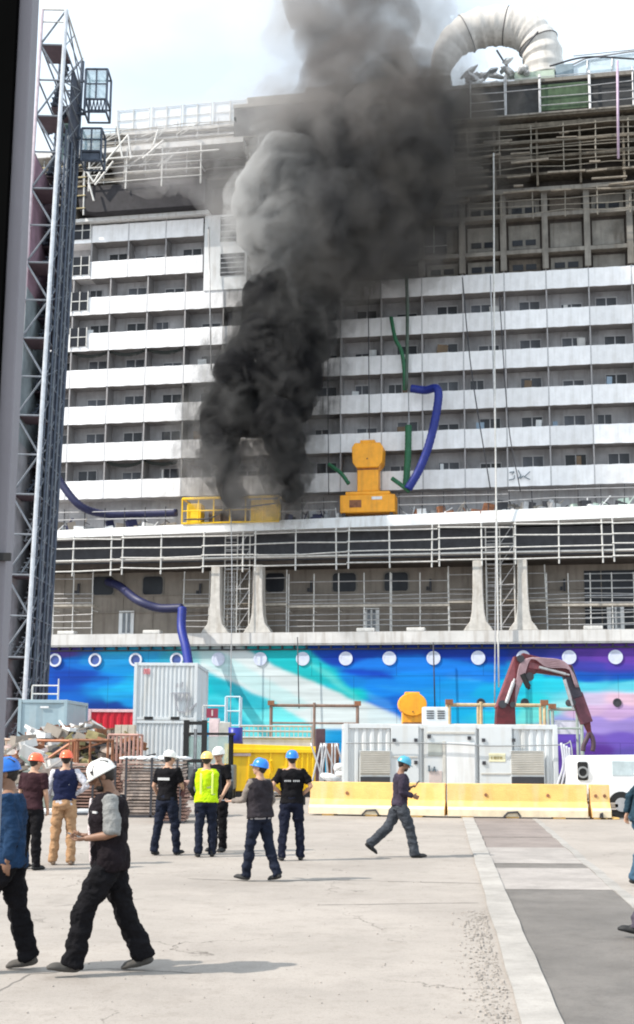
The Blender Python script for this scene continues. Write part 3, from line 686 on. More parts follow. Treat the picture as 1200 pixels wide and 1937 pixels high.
# upper right rails in front of the netted parapet
for (x0, x1, lb) in ((890, 957, 'beside the smoke'), (957, 1022, 'left of the middle, over bare netting'), (1022, 1117, 'in front of the green netting'), (1117, 1200, 'at the far right edge')):
    a = S(x0, 200, -1.7); c = S(x1, 200, -1.7)
    rail_section(a.x, c.x, -1.75, 44.8, 47.0, [.05, .32, .62, 1.0] if '957' not in str(x0) else [.62, 1.0], [.02, c.x-a.x-.05], 'pipe railing on the upper right parapet '+lb, .05, .032, m=galv, mp_=galv, group='pipe railings on the upper decks')
gm = mat('green_net', (.05, .08, .045), .9, var=.5, scale=2)
a = S(1025, 250, -1.45); c = S(1115, 195, -1.45)
t = ship_thing('debris_net', a.x, -1.5, 44.7, 'green debris net behind the upper right pipe railing', 'net'); b = MB(); b.bb(0, c.x-a.x, 0, .05, 0, 1.9); o = b.build('net_sheet', gm, t)
# loose tubes and planks across the unfinished right decks
for i, (z, lb) in enumerate(((37.5, 'lowest'), (40.7, 'middle'), (42.0, 'highest'))):
    rail_section(6, 23, -1.0-.2*i, z, z+1.5, [.0, .35, .7, 1.0], list(np.arange(.4, 17, 2.15)), lb+' tube scaffold across the unfinished upper right decks', .04, .03, m=mat('dull_tube', (.24, .21, .17), .6, metal=.3, var=.3), mp_=mat('dull_tube', (.2, .18, .15)), sag=.08, group='tube scaffolds on the upper right decks', name='tube_scaffold', deck=.0)
t = ship_thing('hanging_board', 8, -1.2, 41, 'pale planks and boards hung under the upper right deck edge', 'board')
b = MB()
for i in range(34):
    x = random.uniform(0, 15); z = random.uniform(-2.6, 2.2); l_ = random.uniform(.6, 3)
    b = MB(); b.box((x, random.uniform(-.3, .3), z), (l_, .2, random.uniform(.05, .16)), Matrix.Rotation(random.gauss(0, .04), 3, 'Y')); b.build('board', plank, t)

# poles on the facade
def cable(name, pts, r, m, label, cat='cable', group=None, n=6, sm=True):
    P = [Vector(p) for p in pts]; o0 = P[0].copy()
    t = MB(); Q = catmull([p-o0 for p in P], 8) if sm and len(P) > 2 else [p-o0 for p in P]
    t.tube(Q, r, n); o = t.build(name, m, smooth=True); o.location = o0; return tag(o, label, cat, group)
def sp(px, py, v): s = S(px, py, v); return ship2w(s.x, s.y, s.z)
cg = 'thin cables hanging down the ship side'
cable('hoist_cable', [sp(934, 290, -2.6), sp(936, 700, -2.6), sp(944, 1300, -2.6)], .06, galvw, 'thick pale cable beside the red crane arm, running to the top deck', group=cg)
cable('hoist_cable', [sp(928, 520, -2.6), sp(938, 900, -2.6), sp(936, 1340, -2.6)], .045, galv, 'grey cable left of the thick pale cable', group=cg)
cable('hoist_cable', [sp(945, 560, -2.3), sp(962, 800, -2.3), sp(985, 930, -2.3)], .035, darkst, 'slanting dark cable ending right of the pale cable', group=cg)
cable('hoist_cable', [sp(875, 525, -2.3), sp(892, 700, -2.3), sp(928, 925, -2.3)], .04, darkst, 'slanting dark cable left of the pale cable', group=cg)
cable('hoist_cable', [sp(820, 1215, -2.3), sp(823, 1340, -2.3)], .045, darkst, 'dark cable hanging down the blue hull by the orange unit', group=cg)
cable('hoist_cable', [sp(563, 1205, -2.3), sp(566, 1340, -2.3)], .04, darkst, 'dark cable hanging over the white and cyan hull stripes', group=cg)
cable('hoist_cable', [sp(437, 960, -2.6), sp(439, 1100, -2.6), sp(436, 1370, -2.6)], .035, galv, 'grey cable beside the left ladder tower', group=cg)
cable('hoist_cable', [sp(620, 590, -.6), sp(622, 935, -.6)], .03, darkst, 'dark cable just right of the smoke column', group=cg)
cable('hoist_cable', [sp(697, 560, -.6), sp(699, 830, -.6)], .035, darkst, 'dark cable above the orange ventilation unit', group=cg)
cable('hoist_cable', [sp(395, 430, -.6), sp(400, 700, -.6)], .05, galv, 'grey cable left of the two stair windows', group=cg)
cable('hoist_cable', [sp(773, 740, -.6), sp(776, 930, -.6)], .035, galv, 'grey cable behind the lower green hose', group=cg)
cable('scaffold_pole', [sp(1168, 115, -2.1), sp(1170, 300, -2.1)], .09, mat('lilac_tube', (.42, .32, .42), .5), 'lilac grey pole standing above the upper right parapet', 'pole')
cable('scaffold_pole', [sp(769, 520, -.5), sp(771, 600, -.5), sp(769, 735, -.5)], .13, mat('dark_green_pole', (.06, .09, .07), .6), 'dark green vertical pole on the balconies right of the smoke', 'pole')
cable('overhead_wire', [sp(1040, 125, 0), sp(1110, 108, 0), sp(1210, 112, 0)], .07, darkst, 'dark sagging cable arching over the glass dome', group=cg)
cable('overhead_wire', [sp(1085, 106, 0), sp(1210, 93, 0)], .03, darkst, 'thin wire above the glass dome', group=cg)
# hoses
def hose(name, pts, r, m, label, rib=.35):
    P = [Vector(p) for p in pts]; o0 = P[0].copy(); Q = catmull([p-o0 for p in P], 14); rad = [r*(1+.07*(i % 2)) for i in range(len(Q))]
    b = MB(); b.tube(Q, rad, 12); o = b.build(name, m, smooth=True); o.location = o0; return tag(o, label, 'hose')
hose('ventilation_hose', [sp(778, 735, -.9), sp(805, 738, -1.0), sp(826, 735, -1.6), sp(829, 760, -1.8), sp(815, 830, -1.8), sp(795, 885, -1.8), sp(772, 925, -1.8)], .27, bluehose, 'bright blue hose bent over a balcony down to the orange unit')
hose('ventilation_hose', [sp(100, 880, -2.2), sp(115, 912, -2.2), sp(150, 955, -2.2), (sp(195, 972, -1.2)), sp(260, 972, -.8), sp(335, 970, -.8)], .26, navyhose, 'navy hose sagging from the lattice tower onto the deck left of the yellow cage')
hose('ventilation_hose', [sp(205, 1100, 1.0), sp(228, 1110, -.4), sp(260, 1135, -2.2), sp(300, 1150, -2.4), sp(345, 1150, -2.6)], .28, navyhose, 'dark navy hose coming out of the first promenade window')
hose('ventilation_hose', [sp(345, 1150, -2.9), sp(344, 1190, -3.4), sp(352, 1225, -4.5), (sp(358, 1262, -6))], .29, bluehose, 'blue hose dropping onto the white container stack')
hose('drain_hose', [sp(740, 600, -.4), sp(748, 640, -.6), sp(760, 665, -.6), sp(765, 700, -.5), sp(766, 738, -.4)], .13, greenm, 'green hose lashed to the dark green pole')
hose('drain_hose', [sp(773, 805, -.8), sp(772, 860, -.9), sp(768, 922, -1.2)], .22, greenm, 'fat green hose beside the blue hose')
hose('drain_hose', [sp(622, 878, -1.0), sp(645, 895, -1.2), sp(660, 915, -1.4)], .13, greenm, 'short green hose on the left of the orange unit')
hose('drain_hose', [sp(742, 905, -1.4), sp(760, 918, -1.6), sp(775, 930, -1.6)], .14, greenm, 'short green hose on the right of the orange unit')
# draped dark tarps under some slabs at left
for (z, us_, lb) in ((Z0+DK*3+.55, [(-21, 4)], 'sagging dark net draped under the fourth row of left balconies'), (Z0+.55+.0, [(-15.3, 3)], 'sagging dark net draped under the lowest row of left balconies')):
    t = ship_thing('draped_net', us_[0][0], -.0, z, lb, 'net'); b = MB()
    for i in range(us_[0][1]):
        for k in range(10):
            x0 = i*BAY+BAY*k/10+.05; x1 = x0+BAY/10; f = lambda x: .42*4*((x-i*BAY)/BAY)*(1-(x-i*BAY)/BAY)
            vsx = [b.b.verts.new(p) for p in ((x0, .2, .75-f(x0)*.9), (x1, .2, .75-f(x1)*.9), (x1, .2, .88-f(x1)*.55), (x0, .2, .88-f(x0)*.55))]; b._f(vsx)
    o = b.build('net_sheet', mat('black_net', (.02, .022, .02), .9), t); md = o.modifiers.new('s', 'SOLIDIFY'); md.thickness = .03
# black marks on a balcony panel
t = S(982, 900, -.1); b = MB(); inkm = mat('ink', (.12, .16, .19), .8)
for (x0, y0, x1, y1) in ((964, 894, 973, 892), (973, 892, 969, 897), (963, 908, 973, 906), (973, 906, 974, 899), (980, 889, 986, 900), (986, 900, 980, 906), (992, 902, 1003, 892), (992, 902, 1003, 907), (984, 905, 991, 900)):
    p = S(x0, y0, -.13); q_ = S(x1, y1, -.13); b.bar(p, q_, .035, 4)
b.build('ink_mark', inkm, ship)
# deck clutter on the bulwark deck
def clutter(x0, x1, label, n, cols, seed):
    random.seed(seed); a = S(x0, 960, -1.1); c = S(x1, 960, -1.1); z = sheer((a.x+c.x)/2, 16.05, 16.75)
    t = ship_thing('deck_material', a.x, -1.1, z, label, 'building material'); b = MB()
    for i in range(n):
        b.mi = random.randrange(len(cols)); s1_, s2, s3 = random.uniform(.15, .8), random.uniform(.2, .5), random.uniform(.15, .75)
        b.box((random.uniform(0, c.x-a.x), random.uniform(-.4, .7), s3/2+random.choice([0, 0, .3])), (s1_, s2, s3), Matrix.Rotation(random.uniform(-.3, .3), 3, 'Y') @ Matrix.Rotation(random.uniform(0, 1), 3, 'Z'))
    for i in range(n//2):
        b.mi = random.randrange(len(cols)); x = random.uniform(0, c.x-a.x); b.bar((x, -.2, .1), (x+random.uniform(-1, 1), .3, random.uniform(.4, 1.3)), .04, 5)
    b.build('bundle', cols, t)
clutter(100, 330, 'white bags and bundles on the deck left of the yellow cage', 34, [white, navyhose, grey, beige], 3)
clutter(540, 640, 'wrapped material on the deck between the cage and the orange unit', 16, [white, navyhose, grey, darkst], 4)
clutter(780, 930, 'rusty and white bundles on the deck right of the orange unit', 30, [white, rust, grey, beige2], 5)
clutter(945, 1070, 'tangled grey fittings on the deck behind the pale cables', 34, [galv, darkst, beige2], 6)
clutter(1080, 1215, 'pale green and black cases on the deck at the far right', 18, [mat('pale_green_case', (.45, .55, .48), .5), darkst, white], 8)
random.seed(21)
# orange ventilation unit (one on the ship's deck, one on the quay)
def vent_unit(small=False):
    t = bpy.data.objects.new('ventilation_unit', None); link(t)
    b = MB(); b.bb(-1.85, 1.85, -.7, .7, .35, 1.55); b.bb(-1.5, 1.5, -.6, .6, 1.553, 1.8); o = b.build('base_housing', orange, t, .06)
    b = MB(); b.bb(-.72, .72, -.5, .5, 1.803, 3.6 if not small else 4.2); b.build('neck_duct', orange, t, .06)
    b = MB(); b.prism([(1.0*math.cos(a_), 4.45+.72*math.sin(a_)) for a_ in np.linspace(0, 2*math.pi, 21)[:-1]] if small else [(-.74, 3.4), (.74, 3.4), (1.0, 3.75), (1.06, 4.8), (.85, 5.1), (-.85, 5.1), (-1.06, 4.8), (-1.0, 3.75)], 'y', -.7, .7); o = b.build('head_housing', orange, t, .05)
    b = MB(); b.bb(-.5, .5, -.62, .62, 5.103 if not small else 5.0, 5.3 if not small else 5.2); b.build('top_cap', orange, t, .03)
    b = MB(); b.disc((0, -.72, 4.0), .05, .04); b.build('bolt_cover', rust, t); b = MB(); b.bb(-.72, .72, -.53, -.503, 3.28, 3.36); b.build('seam_band', rust, t)
    b = MB(); b.bb(-1.2, -.4, -.73, -.703, .7, 1.2); b.build('access_panel', rust, t)
    for x, y in ((-1.6, -.5), (1.6, -.5), (-1.6, .5), (1.6, .5)): b = MB(); b.bb(x-.1, x+.1, y-.1, y+.1, 0, .348); b.build('foot', darkst, t)
    b = MB(); b.bb(.3, 1.0, -.735, -.703, 1.2, 1.4); b.build('name_plate', white, t)
    return t
v1 = vent_unit(); s = S(698, 968, -.9); v1.location = ship2w(s.x, -.9, 16.75); v1.rotation_euler = (0, 0, -SHA); v1.scale = (1, 1, 1.0)
tag(v1, 'orange ventilation unit with octagonal head standing on the ship deck right of the smoke', 'ventilation unit')
v2 = vent_unit(True); v2.location = W(780, 1362, 78.5); v2.location.z = 0; v2.scale = (.84, .84, .96)
tag(v2, 'orange ventilation unit whose round head shows above the long white container', 'ventilation unit')
# yellow cage the smoke rises from
a = S(345, 985, -1.9); c = S(528, 938, -1.9)
t = ship_thing('yellow_work_cage', a.x, -1.95, 16.55, 'yellow steel work cage on the bulwark at the foot of the black smoke', 'cage')
Wd = c.x-a.x; H = 1.75; b = MB()
for x in (0, Wd*.17, Wd*.33, Wd*.5, Wd*.66, Wd*.83, Wd):
    b.bar((x, 0, 0), (x, 0, H), .05, 5)
b.bar((0, 0, H), (Wd, 0, H), .09, 6); b.bar((0, 0, .9), (Wd, 0, .9), .04, 5); b.bar((0, 0, .05), (Wd, 0, .05), .06, 5)
for x in (0, Wd): b.bar((x, 0, H), (x, 2.2, H), .05, 5); b.bar((x, 0, .1), (x, 2.2, .1), .05, 5)
b.build('frame', yellow, t)
b = MB(); b.bb(.25, 1.25, .25, 1.2, 0, 1.45); b.build('yellow_machine_box', yellow, t, .04)
b = MB(); b.bb(Wd-2.0, Wd-.15, .3, 1.4, 0, 1.6); b.build('yellow_machine_box', yellow, t, .04)
b = MB(); b.bb(1.7, Wd-2.3, .6, 1.3, 0, 1.0); b.bb(2.1, 2.6, .4, .7, .2, 1.3); b.build('engine_block', mat('scorched_metal', (.10, .07, .05), .8, var=.5), t, .03)
hp = S(400, 960, -1.9)
b = MB(); b.tube(catmull([(.2, -.1, .3), (2, -.12, .35), (3.2, -.1, 1.0), (4.5, -.1, 1.05), (6.5, -.1, 1.25)]), .05, 6); b.build('air_line', darkst, t, smooth=True)

# ------------------------------------------------------------------ big elbow duct on the roof
ctr = [(832, 160), (838, 118), (862, 78), (908, 54), (962, 50), (1006, 68), (1026, 104), (1030, 150)]
P = [sp(x, y, 2.0) for x, y in ctr]; o0 = P[0].copy(); Q = catmull([p-o0 for p in P], 12)
rr = []
for i in range(len(Q)):
    f = i/(len(Q)-1); base = .45+.95*min(1, f*2.6)**.8; base *= 1+.022*math.cos(i*math.pi/3)+.02*math.sin(i*.9)
    rr.append(base*(1+.02*math.sin(i*2.1)))
t = empty('air_duct', o0, 'huge white ribbed fabric duct bent like an elbow above the ship roof', 'duct')
b = MB(); b.tube(Q, rr, 28, cap=False)
o = b.build('duct_skin', mat('duct_fabric', (.56, .53, .50), .7, var=.12, scale=1.5, bump=.3, bscale=1.5, grime=((.3, .27, .24), .5)), t, smooth=True)
md = o.modifiers.new('s', 'SOLIDIFY'); md.thickness = .05
for i in (30, 47, 66):
    b = MB(); T = (Q[i+1]-Q[i-1]).normalized(); X = T.orthogonal().normalized(); Yv = T.cross(X)
    pts = [Q[i]+(X*math.cos(a)+Yv*math.sin(a))*(rr[i]+.03) for a in np.linspace(0, 2*math.pi, 33)]
    b.tube(pts, .035, 5, cap=False); b.build('duct_ring', mat('duct_ring_tape', (.10, .09, .09), .7), t, smooth=True)
for x0, y0, x1, y1 in ((1005, 75, 985, 105), (940, 95, 965, 135), (1018, 60, 985, 100)):
    b = MB(); b.bar(sp(x0, y0, -.3)-o0, sp(x1, y1, -.3)-o0, .07, 6); b.build('stay_bar', darkst, t)
b = MB()
for x in (960, 990, 1032):
    p = sp(x, 110, 2)-o0; p2 = sp(x, 175, 2)-o0; b.bar(p, p2, .06, 6); 
b.build('support_post', galvw, t)
# supports below the low mouth
b = MB(); b.bar(Vector((0, 0, 0)), Vector((.1, .2, -2.5)), .06, 6); b.build('support_post', galvw, t)

# ------------------------------------------------------------------ lattice stair tower at left
TY = 63.0
def tx(px, py, Y): return W(px, py, Y)
tb = tx(44, 1322, TY); tower_w, tower_d, tower_h = 1.3, 4.9, tx(110, 18, TY).z
base = Vector((tb.x-1.25, TY, 0))
t = empty('stair_tower', base, 'tall blue grey lattice stair tower rising at the left in front of the ship', 'stair tower')
xr = tb.x-base.x; t.rotation_euler = (0, R(.95), 0)
for (x, y, m_, r_) in ((0, 0, mat('pinkish_tube', (.50, .42, .46), .5), .085), (xr, 0, mat('bright_chord', (.50, .52, .56), .45, metal=.2), .11), (0, tower_d, navyst, .09), (xr, tower_d, navyst, .11)):
    b = MB(); b.bar((x, y, 0), (x, y, tower_h-(0 if y == 0 else .2)), r_, 8); b.build('chord', m_, t)
for (x, y, r_) in ((xr+.0, .75, .05), (xr+.06, 1.4, .07), (xr+.04, 2.1, .05), (xr+.06, 3.0, .08), (xr+.05, 3.9, .06), (xr+.05, 4.9, .07)):
    b = MB(); b.bar((x, y, 0), (x, y, tower_h-6), r_, 6); b.build('riser_pipe', mat('riser_grey', (.15, .17, .20), .5) if y in (2.1, 3.9) else navyst, t)
nl = int(tower_h/1.95); stp = tower_h/nl
for k in range(nl):
    z = k*stp; b = MB()
    b.bar((0, 0, z), (xr, 0, z), .05, 5); b.bar((xr, 0, z), (xr, tower_d, z), .05, 5); b.bar((0, tower_d, z), (xr, tower_d, z), .05, 5); b.bar((0, 0, z), (0, tower_d, z), .05, 5)
    if k % 2: b.bar((0, 0, z), (xr, 0, z+stp), .055, 5); b.bar((xr, 0, z+stp), (xr, tower_d, z), .04, 5); b.bar((0, tower_d, z), (xr, tower_d, z+stp), .04, 5)
    else: b.bar((xr, 0, z), (0, 0, z+stp), .055, 5); b.bar((xr, 0, z), (xr, tower_d, z+stp), .04, 5); b.bar((xr, tower_d, z), (0, tower_d, z+stp), .04, 5)
    b.bar((xr, 0, z+stp/2), (xr, tower_d, z+stp/2), .035, 5)
    b.bar((xr, .1, z), (xr, tower_d/2, z+stp), .035, 5); b.bar((xr, tower_d/2, z), (xr, tower_d, z+stp), .035, 5)
    b.build('brace', mat('brace_grey', (.15, .165, .19), .5, var=.3), t)
    if k:
        b = MB(); b.bb(.06, xr-.06, .1 if k % 2 else tower_d*.62, tower_d*.4 if k % 2 else tower_d-.1, z, z+.07); b.build('landing', mat('landing_steel', (.10, .07, .085), .7), t)
        if k < nl-1:
            b = MB(); ya, yb = (tower_d*.4, tower_d*.62) if k % 2 else (tower_d*.62, tower_d*.4)
            for q in range(8):
                f = q/8; b.box((xr*(.2+.6*f), ya+(yb-ya)*f, z+stp*(f+.06)), (.34, .7, .04))
            b.bar((xr*.15, ya-.3, z+.05), (xr*.85, yb-.3, z+stp), .05, 4); b.bar((xr*.15, ya+.3, z+.05), (xr*.85, yb+.3, z+stp), .05, 4)
            b.build('stair_flight', navyst if k > 6 else mat('flight_grey', (.30, .32, .35), .6), t)
b = MB(); b.bar((0, 0, tower_h), (xr, 0, tower_h), .06, 5); b.bar((0, 0, tower_h-.7), (xr, 0, tower_h-.7), .05, 5); b.bar((xr, 0, tower_h), (xr, tower_d, tower_h-.2), .06, 5); b.build('top_rail', galvw, t)
# red screens on the lower back half and green ones at the very top
for z0, z1, m_ in ((tower_h-6.2, tower_h-3.2, mat('teal_screen', (.10, .17, .17), .7)), (tower_h-17, tower_h-9.0, mat('maroon_screen', (.10, .05, .07), .7)), (2, tower_h-17.5, mat('slate_screen', (.11, .115, .13), .7))):
    b = MB(); b.bb(.05, xr*.93, tower_d-.05, tower_d-.02, z0, z1); b.build('back_screen', m_, t)
for z0, z1, m_ in ((.5, tower_h*.42, mat('grey_side_screen', (.34, .33, .35), .8, var=.35, scale=.8)), (tower_h*.42, tower_h*.62, mat('teal_side_screen', (.26, .30, .32), .8, var=.35, scale=.8)), (tower_h*.62, tower_h-8, mat('mauve_side_screen', (.30, .19, .24), .8, var=.35, scale=.8))):
    b = MB(); b.bb(.02, .05, .3, tower_d-.06, z0, z1); b.build('side_screen', m_, t)
b = MB(); b.bb(xr*.94, xr-.01, tower_d*.5, tower_d-.03, 3, tower_h-2); b.build('cable_tray', mat('tray_dark', (.045, .052, .075), .7, var=.4, scale=1.5), t)
# tower base frame on the quay
# hoist cabins beside it
def hoist(px0, px1, py0, py1, label, openg):
    a = W(px0, py1, TY+4); c = W(px1, py0, TY+4); t = empty('hoist_cabin', (a.x, TY+4, a.z), label, 'hoist cabin', 'hoist cabins beside the stair tower')
    Wd = c.x-a.x; H = c.z-a.z; b = MB()
    for x in (0, Wd):
        for y in (0, 1.3): b.bar((x, y, 0), (x, y, H), .07, 5)
    for z in (.02, H*.3, H): b.bar((0, 0, z), (Wd, 0, z), .07, 5); b.bar((Wd, 0, z), (Wd, 1.3, z), .06, 5); b.bar((0, 0, z), (0, 1.3, z), .06, 5); b.bar((0, 1.3, z), (Wd, 1.3, z), .06, 5)
    b.bar((Wd/2, 0, H*.3), (Wd/2, 0, H), .05, 5); b.bar((0, 0, H*.66), (Wd, 0, H*.66), .04, 5)
    b.build('cabin_frame', navyst, t)
    b = MB(); b.bb(.05, Wd-.05, .02, .04, H*.32, H-.08); b.build('cabin_glass', glassmat('cabin_glass', (.45, .6, .66), .1, .45), t)
    b = MB()
    if openg:
        for k in range(6): x = Wd*k/6; b.bar((x, 0, .05), (x+Wd/12, 0, H*.28), .04, 4); b.bar((x+Wd/12, 0, H*.28), (x+Wd/6, 0, .05), .04, 4)
    else: b.bb(.05, Wd-.05, .05, .09, .05, H*.31)
    b.build('lower_panel', navyst, t)
    b = MB(); b.bar((-1.6, .4, .1), (0, .4, .1), .1, 4); b.bar((-1.6, .4, H*.8), (0, .4, H*.8), .08, 4); b.bar((-1.6, .4, H*.8), (0, .4, .1), .06, 4); b.build('tie_bracket', navyst, t)
    return t
hoist(160, 204, 131, 212, 'upper glazed hoist cabin standing clear against the sky beside the stair tower', True)
hoist(153, 193, 243, 304, 'lower hoist cabin with blue grey panel beside the stair tower', False)
# ------------------------------------------------------------------ containers and gear on the quay
def corrugated(b, x0, x1, y, z0, z1, n, dep=.04, axis='x'):
    """corrugated sheet facing the camera (axis x) or along y at x=y-arg (axis y)"""
    seg = (x1-x0)/n; pts = []
    for i in range(n):
        a = x0+seg*i; pts += [(a, 0), (a+seg*.35, 0), (a+seg*.5, dep), (a+seg*.85, dep)]
    pts.append((x1, 0)); prev = None
    for (a, d) in pts:
        lo, hi = ((a, y+d, z0), (a, y+d, z1)) if axis == 'x' else ((y-d, a, z0), (y-d, a, z1))
        cur = (b.b.verts.new(lo), b.b.verts.new(hi))
        if prev: b._f([prev[0], cur[0], cur[1], prev[1]])
        prev = cur
def container(x, y, z, Lx, Ly, H, m, label, fr=None, group=None, nx=14, ny=12):
    t = empty('shipping_container', (x, y, z), label, 'container', group); fr = fr or m
    b = MB(); corrugated(b, .1, Lx-.1, .04, .15, H-.12, nx); corrugated(b, .1, Ly-.1, Lx-.04, .15, H-.12, ny, axis='y'); corrugated(b, .1, Ly-.1, .08, .15, H-.12, ny, axis='y'); corrugated(b, .1, Lx-.1, Ly-.1, .15, H-.12, nx)
    b.build('corrugated_wall', m, t)
    b = MB()
    for xx in (.06, Lx-.06):
        for yy in (.06, Ly-.06): b.box((xx, yy, H/2), (.14, .14, H))
    for zz in (.08, H-.07):
        for yy in (.062, Ly-.062): b.bb(.131, Lx-.131, yy-.055, yy+.055, zz-.07, zz+.065)
        for xx in (.062, Lx-.062): b.bb(xx-.055, xx+.055, .131, Ly-.131, zz-.07, zz+.065)
    b.build('corner_frame', fr, t, .01)
    b = MB(); b.bb(.12, Lx-.12, .12, Ly-.12, H-.06, H-.03); b.bb(.12, Lx-.12, .12, Ly-.12, .1, .14); b.build('roof_sheet', m, t)
    return t
a = W(252, 1362, 60); g2 = 'white containers stacked at the left'
cw = (W(372, 1362, 60)-a).x
blk = MB(); 
cA = container(a.x, 60, a.z-2.59, cw, 6.0, 2.585, contw, 'lower white corrugated container of the stack, behind the forklift mast', group=g2)
cB = container(a.x, 60, a.z+.0, cw, 6.0, 2.59, contw, 'upper white corrugated container of the stack, with a small red mark', group=g2)
for xx in (.7, 1.9): b = MB(); b.bb(xx-.2, xx+.2, -.012, -.0, .03, .16); b.build('fork_pocket', blackm, cB)
b = MB(); p = (W(272, 1275, 60)-cB.location); q_ = (W(284, 1265, 60)-cB.location)
mk = mat('red_mark', (.62, .16, .18), .6)
for i in range(2):
    x0 = p.x+i*(q_.x-p.x)*.55
    for dx in (0, .05, .1): b.bb(x0+dx, x0+dx+.028, .0, .02, p.z, q_.z)
    b.bb(x0, x0+.128, -.005, -.001, q_.z-.05, q_.z)
b.build('red_mark', mk, cB)
b = MB(); p = W(320, 1308, 60)-cB.location; cm = mat('crayon_grey', (.30, .30, .33), .7)
def pxl(x, y, Y, o): return W(x, y, Y)-o.location
for (x0, y0, x1, y1) in ((324, 1311, 359, 1311), (330, 1312, 337, 1345), (359, 1312, 352, 1346), (336, 1313, 336, 1324), (343, 1313, 343, 1326), (350, 1313, 349, 1324), (337, 1345, 352, 1348), (336, 1292, 336, 1300), (346, 1290, 344, 1300), (372, 1330, 355, 1347)):
    A = pxl(x0, y0, 59.96, cB); B = pxl(x1, y1, 59.96, cB); b.bar(A, B, .035, 4)
b.build('chalk_drawing', cm, cB)
# trestles that carry the stack
t = empty('timber_skid', (a.x, 60, 0), 'dark timber skid carrying the white container stack', 'skid'); b = MB()
for yy in (.3, 2.9, 5.5): b.bb(0, cw, yy-.15, yy+.15, 0, a.z-2.6)
b.build('timber', rust, t)
# blue-grey box on the left and red container
p0 = W(36, 1322, 55); p1 = W(128, 1322, 55)
t = container(p0.x, 55, p0.z-2.62, p1.x-p0.x, 5.0, 2.6, mat('pale_blue_grey', c255(165, 188, 198, .75), .5, var=.08, grime=((.4, .42, .42), .4)), 'pale blue grey container with dark side at the foot of the stair tower', nx=1, ny=1)
b = MB(); b.bb(.9, 1.25, .02, .039, 2.25, 2.33); b.build('name_plate', white, t)
p2 = W(62, 1322, 55.5)-t.location; p3 = W(112, 1298, 55.5)-t.location
tt = empty('roof_guard_rail', (p0.x+p2.x, 55.4, p0.z-.01), 'low grey guard rail on top of the pale blue grey container', 'railing'); b = MB(); Wd = p3.x-p2.x; H = .58
for x in (0, Wd): b.bar((x, 0, 0), (x, 0, H), .04, 5)
for z in (H, H*.4): b.bar((0, 0, z), (Wd, 0, z), .03, 5)
b.bar((Wd, 0, 0), (Wd, 0, H*1.5), .03, 5); b.build('rail', galvw, tt)
t = empty('steel_trestle', (p0.x, 55, 0), 'dark steel trestle under the pale blue grey container', 'trestle'); b = MB()
hh = p0.z-2.63
for x in (.2, p1.x-p0.x-.2):
    for y in (.3, 4.6): b.bb(x-.1, x+.1, y-.1, y+.1, 0, hh-.2)
b.bb(0, p1.x-p0.x, .2, .4, hh-.2, hh); b.bb(0, p1.x-p0.x, 4.5, 4.7, hh-.2, hh); b.build('frame', darkst, t)
p0 = W(168, 1341, 62); t = container(p0.x, 62, p0.z-2.6, 3.4, 6, 2.6, mat('container_red', c255(205, 35, 55, .8), .5, var=.1), 'red corrugated container between the grey box and the white stack', fr=mat('container_pink', (.66, .45, .47), .5), nx=10)
t = empty('timber_skid', (p0.x, 62, 0), 'timber skid under the red container', 'skid'); b = MB(); b.bb(0, 3.4, .2, .6, 0, p0.z-2.62); b.bb(0, 3.4, 5, 5.4, 0, p0.z-2.62); b.build('timber', rust, t)
# white equipment container behind the barrier
CY = 39.2
a = W(651, 1367, CY); c = W(1054, 1367, CY); Lx = c.x-a.x; H = a.z-.02
t = container(a.x, CY, 0, Lx, 2.44, H, contw, 'long white equipment container with louvred openings behind the yellow barrier', nx=26)
def crect(x0, y0, x1, y1, d, name, m, par=None, proud=.0):
    A = W(x0, y1, CY)-t.location; B = W(x1, y0, CY)-t.location; b = MB(); b.bb(A.x, B.x, -proud-d, -proud, max(A.z, .05), B.z); return b.build(name, m, par or t, .006)
crect(740, 1372, 792, 1482, .03, 'flat_panel', contw); crect(803, 1374, 900, 1484, .03, 'door_frame', contw)
crect(838, 1402, 843, 1484, .03, 'door_post', louvre, None, .031); crect(845, 1405, 898, 1484, .02, 'white_door', white, None, .031); crect(808, 1384, 898, 1388, .02, 'lintel', louvre, None, .031)
crect(810, 1404, 836, 1430, .02, 'door_window', mat('grey_pane', (.36, .38, .36), .3), None, .031); crect(812, 1458, 836, 1482, .02, 'kick_plate', mat('pinkish_panel', (.5, .42, .40), .6), None, .031)
crect(908, 1374, 968, 1482, .035, 'flat_panel', contw); crect(742, 1430, 790, 1433, .02, 'panel_edge', louvre, None, .031); crect(910, 1462, 966, 1465, .02, 'panel_edge', louvre, None, .036)
crect(925, 1425, 956, 1441, .012, 'sign_plate', mat('cream_sign', (.70, .66, .45), .5), None, .036)
for i, x in enumerate((929, 934, 937, 941, 945, 948)): crect(x, 1431, x+2.2, 1436, .006, 'sign_lettering', mat('ochre_ink', (.35, .27, .10), .6), None, .0485)
b = MB()
for (x0, y0, x1, y1) in ((813, 1448, 811, 1459), (811, 1448, 814, 1459), (819, 1460, 822, 1450), (822, 1450, 825, 1460), (820, 1456, 824, 1456)):
    b.bar(W(x0, y0, CY-.07)-t.location, W(x1, y1, CY-.07)-t.location, .022, 4)
b.build('dark_lettering', inkm, t)
for (x, y) in ((746, 1400), (787, 1400), (787, 1442), (915, 1400), (916, 1443), (972, 1400), (888, 1396), (812, 1393)):
    A = W(x, y, CY-.05)-t.location; b = MB(); b.bb(A.x-.05, A.x+.05, -.07, -.037, A.z-.05, A.z+.05); b.build('latch', darkst, t)
